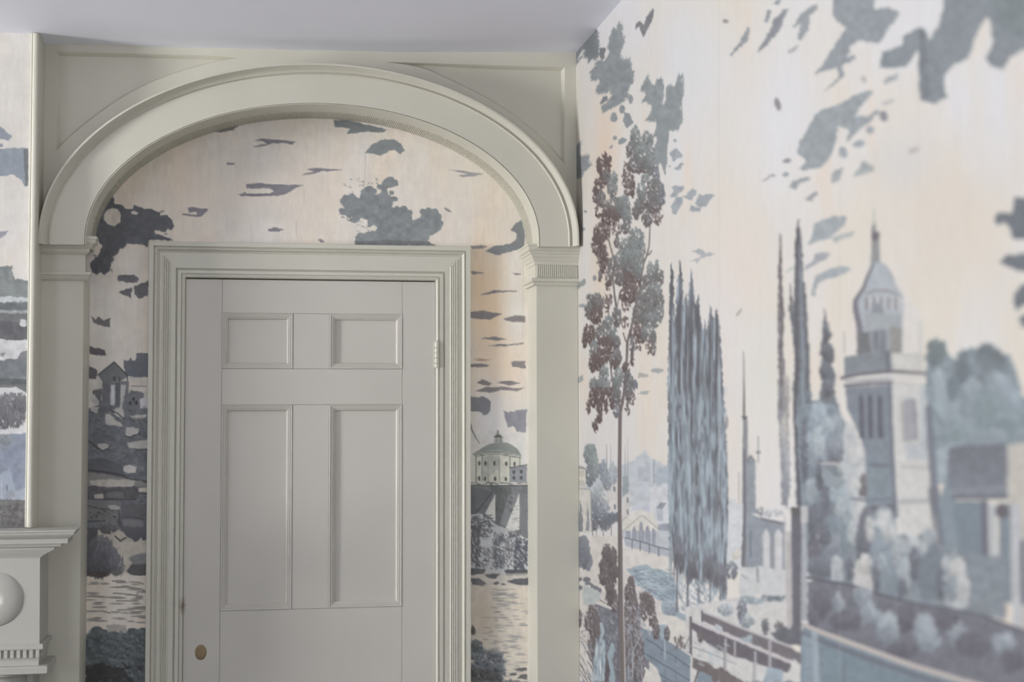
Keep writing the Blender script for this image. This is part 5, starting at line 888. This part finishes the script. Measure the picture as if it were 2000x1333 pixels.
# butt hinge, painted over
hx = onY(853, 694, YD-.012).x; hz = [onY(853, y, YD-.012).z for y in (668, 680, 690, 700, 710, 719)]
bm = bmesh.new(); box(bm, hx-.011, hx+.010, YD-.0105, YD-.0015, hz[-1], hz[0], .001); hinge = obj('hinge', bm, M_CASE, door)
for a, b in zip(hz[:-1], hz[1:]):
    bm = bmesh.new(); cylinder(bm, (hx, YD-.015, b+.0011), (hx, YD-.015, a-.0011), .0072, 18); o = obj('knuckle', bm, M_CASE, hinge); o.data.shade_smooth(); md = o.modifiers.new('split', 'EDGE_SPLIT'); md.split_angle = math.radians(50)
bm = bmesh.new(); cylinder(bm, (hx, YD-.013, hz[0]), (hx, YD-.013, hz[0]+.004), .0045, 14); obj('pin', bm, M_CASE, hinge)
# oval keyhole cover
ec = onY(392, 1275, YD); bm = bmesh.new(); R = []
for r, h in ((1.0, 0), (1.0, .0009), (.95, .0014), (.7, .0016), (.35, .0017)):
    R.append([bm.verts.new((ec.x + .0172*r*math.cos(t), YD-h, ec.z + .0228*r*math.sin(t))) for t in np.linspace(0, 2*math.pi, 40, endpoint=False)])
for a, b in zip(R[:-1], R[1:]):
    for i in range(40): bm.faces.new((a[i], a[(i+1) % 40], b[(i+1) % 40], b[i]))
bm.faces.new(R[-1]); obj('keyhole_cover', bm, M_BRASS, door, smooth=True, label='dull brass oval keyhole cover')

# ------------------------------------------------------------------ trim_3: upright bead at the edge of the chimney paper
bm = bmesh.new(); yt = YC; z0 = onY(60, 1030, YC).z
pr = [(0, 0), (0, -.008), (.001, -.010), (.003, -.0105), (.0042, -.0085), (.0052, -.0085), (.006, -.013), (.008, -.0155), (.012, -.0165), (.018, -.0165), (.0215, -.0155), (.0238, -.013), (.0245, -.009), (.0245, .05)]
wd = (XCB+.0015) - XTL; pr = [(x/.0245*wd, y) for x, y in pr]
A = [bm.verts.new((XTL+x, yt+y, z0)) for x, y in pr]; B = [bm.verts.new((XTL+x, yt+y, ceil_z(XTL, YC)+.001)) for x, y in pr]
for i in range(len(A)-1): bm.faces.new((A[i], A[i+1], B[i+1], B[i]))
o = obj('trim_3', bm, M_TRIM, kind='structure'); o.data.shade_smooth(); md = o.modifiers.new('split', 'EDGE_SPLIT'); md.split_angle = math.radians(40)

# ------------------------------------------------------------------ mantelpiece (its right end is in view)
mt = empty('mantelpiece', None, 'cream painted mantelpiece with moulded shelf, round boss and dentils at lower left', 'mantelpiece', (onY(-10, 1300, 4.15).x, 4.15, 0))
XM0 = -2.55
def lvl(y, px, Y): q = onY(px, y, Y); return (q.z, q.x, Y)
def mblock(name, L, yb, label=None):
    bm = bmesh.new(); stack(bm, L, XM0, yb); o = obj(name, bm, M_MANT, mt, label=label); return o
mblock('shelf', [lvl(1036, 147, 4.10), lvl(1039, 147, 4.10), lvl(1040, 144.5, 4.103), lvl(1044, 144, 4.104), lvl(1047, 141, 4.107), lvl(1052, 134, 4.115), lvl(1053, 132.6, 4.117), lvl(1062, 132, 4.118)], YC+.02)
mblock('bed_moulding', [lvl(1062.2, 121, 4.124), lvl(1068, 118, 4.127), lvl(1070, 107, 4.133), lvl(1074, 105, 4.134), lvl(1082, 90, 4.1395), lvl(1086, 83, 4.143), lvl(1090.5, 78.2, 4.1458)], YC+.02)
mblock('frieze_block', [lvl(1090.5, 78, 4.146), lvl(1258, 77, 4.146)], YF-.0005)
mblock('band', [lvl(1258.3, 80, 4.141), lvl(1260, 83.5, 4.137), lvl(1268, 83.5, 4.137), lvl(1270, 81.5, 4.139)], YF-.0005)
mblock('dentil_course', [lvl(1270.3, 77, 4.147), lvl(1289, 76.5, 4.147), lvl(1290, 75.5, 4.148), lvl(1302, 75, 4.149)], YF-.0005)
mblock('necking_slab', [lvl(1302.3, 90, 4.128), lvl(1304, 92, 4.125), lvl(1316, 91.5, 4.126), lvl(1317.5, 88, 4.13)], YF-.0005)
d0 = onY(0, 1271.5, 4.139).z; d1 = onY(0, 1288, 4.139).z; dx = .0169
me = None
for i in range(26):
    xc = onY(77, 1280, 4.139).x - .005 - i*dx
    if me is None:
        bm = bmesh.new(); box(bm, -.0050, .0050, -.0045, .0045, -(d0-d1)/2, (d0-d1)/2, .0014); o = obj('dentil', bm, M_MANT, mt); me = o.data
    else:
        o = bpy.data.objects.new('dentil', me); link(o, mt); o.matrix_parent_inverse = Matrix.Translation(mt.location).inverted()
    o.location = (xc, 4.1435, (d0+d1)/2)
# dentils returned on the end
for i in range(3):
    o = bpy.data.objects.new('dentil', me); link(o, mt); o.matrix_parent_inverse = Matrix.Translation(mt.location).inverted()
    o.rotation_euler = (0, 0, math.pi/2); o.location = (onY(77, 1280, 4.147).x + .003, 4.165 + i*dx, (d0+d1)/2)
rc = onY(-10, 1171.5, 4.146); bm = bmesh.new(); R = []; RR = onY(45.5, 1171.5, 4.146).x - rc.x
for r, h in ((1.0, .0), (.99, .0012), (.95, .003), (.86, .006), (.72, .009), (.55, .0112), (.38, .0122), (.27, .0124), (.25, .0112), (.235, .004), (.22, .001), (.01, .0008)):
    R.append([bm.verts.new((rc.x + RR*r*math.cos(t), 4.146-h, rc.z + RR*r*math.sin(t))) for t in np.linspace(0, 2*math.pi, 64, endpoint=False)])
for a, b in zip(R[:-1], R[1:]):
    for i in range(64): bm.faces.new((a[i], a[(i+1) % 64], b[(i+1) % 64], b[i]))
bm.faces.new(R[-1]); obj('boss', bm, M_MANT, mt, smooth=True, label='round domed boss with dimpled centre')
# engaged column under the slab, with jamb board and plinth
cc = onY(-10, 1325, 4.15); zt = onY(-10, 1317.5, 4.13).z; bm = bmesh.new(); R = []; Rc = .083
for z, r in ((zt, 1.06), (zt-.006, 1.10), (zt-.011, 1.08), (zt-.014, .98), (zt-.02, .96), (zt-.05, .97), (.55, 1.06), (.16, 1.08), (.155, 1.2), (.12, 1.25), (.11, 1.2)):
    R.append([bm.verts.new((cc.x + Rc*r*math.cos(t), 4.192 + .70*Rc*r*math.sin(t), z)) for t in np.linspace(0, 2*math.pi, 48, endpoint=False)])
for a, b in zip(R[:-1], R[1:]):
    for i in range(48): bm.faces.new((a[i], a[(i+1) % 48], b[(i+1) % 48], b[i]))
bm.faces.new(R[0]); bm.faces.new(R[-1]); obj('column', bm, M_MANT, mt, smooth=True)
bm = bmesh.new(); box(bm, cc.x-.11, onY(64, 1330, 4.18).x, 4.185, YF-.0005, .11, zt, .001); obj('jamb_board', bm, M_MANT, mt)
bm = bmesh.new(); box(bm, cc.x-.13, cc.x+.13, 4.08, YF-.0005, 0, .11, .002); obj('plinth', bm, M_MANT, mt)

# ------------------------------------------------------------------ what each piece of the setting looks like
LB = {'floor': 'dark wooden floor of the room', 'ceiling': 'grey-white plaster ceiling sagging a little towards the arch', 'wall_right': 'right wall papered with a blue-grey scene of tall tree, poplars and domed tower',
      'wall_back': 'recessed wall behind the arch, papered with clouds, hill and domed hall either side of the door', 'wall_chimney': 'chimney breast at far left with a strip of scenic wallpaper',
      'wall_left': 'plain olive plaster wall with tall windows, out of view on the left', 'wall_front': 'plain olive plaster wall with windows behind the viewer, one added for fill',
      'trim_1': 'cream painted elliptical arch on two pilasters framing the door recess', 'trim_2': 'cream moulded casing around the six-panel door', 'trim_3': 'slim cream upright bead edging the chimney wallpaper',
      'door_1': 'grey-cream six-panel door with painted butt hinge and brass keyhole cover'}
for n_, t_ in LB.items():
    if n_ in bpy.data.objects: bpy.data.objects[n_]['label'] = t_
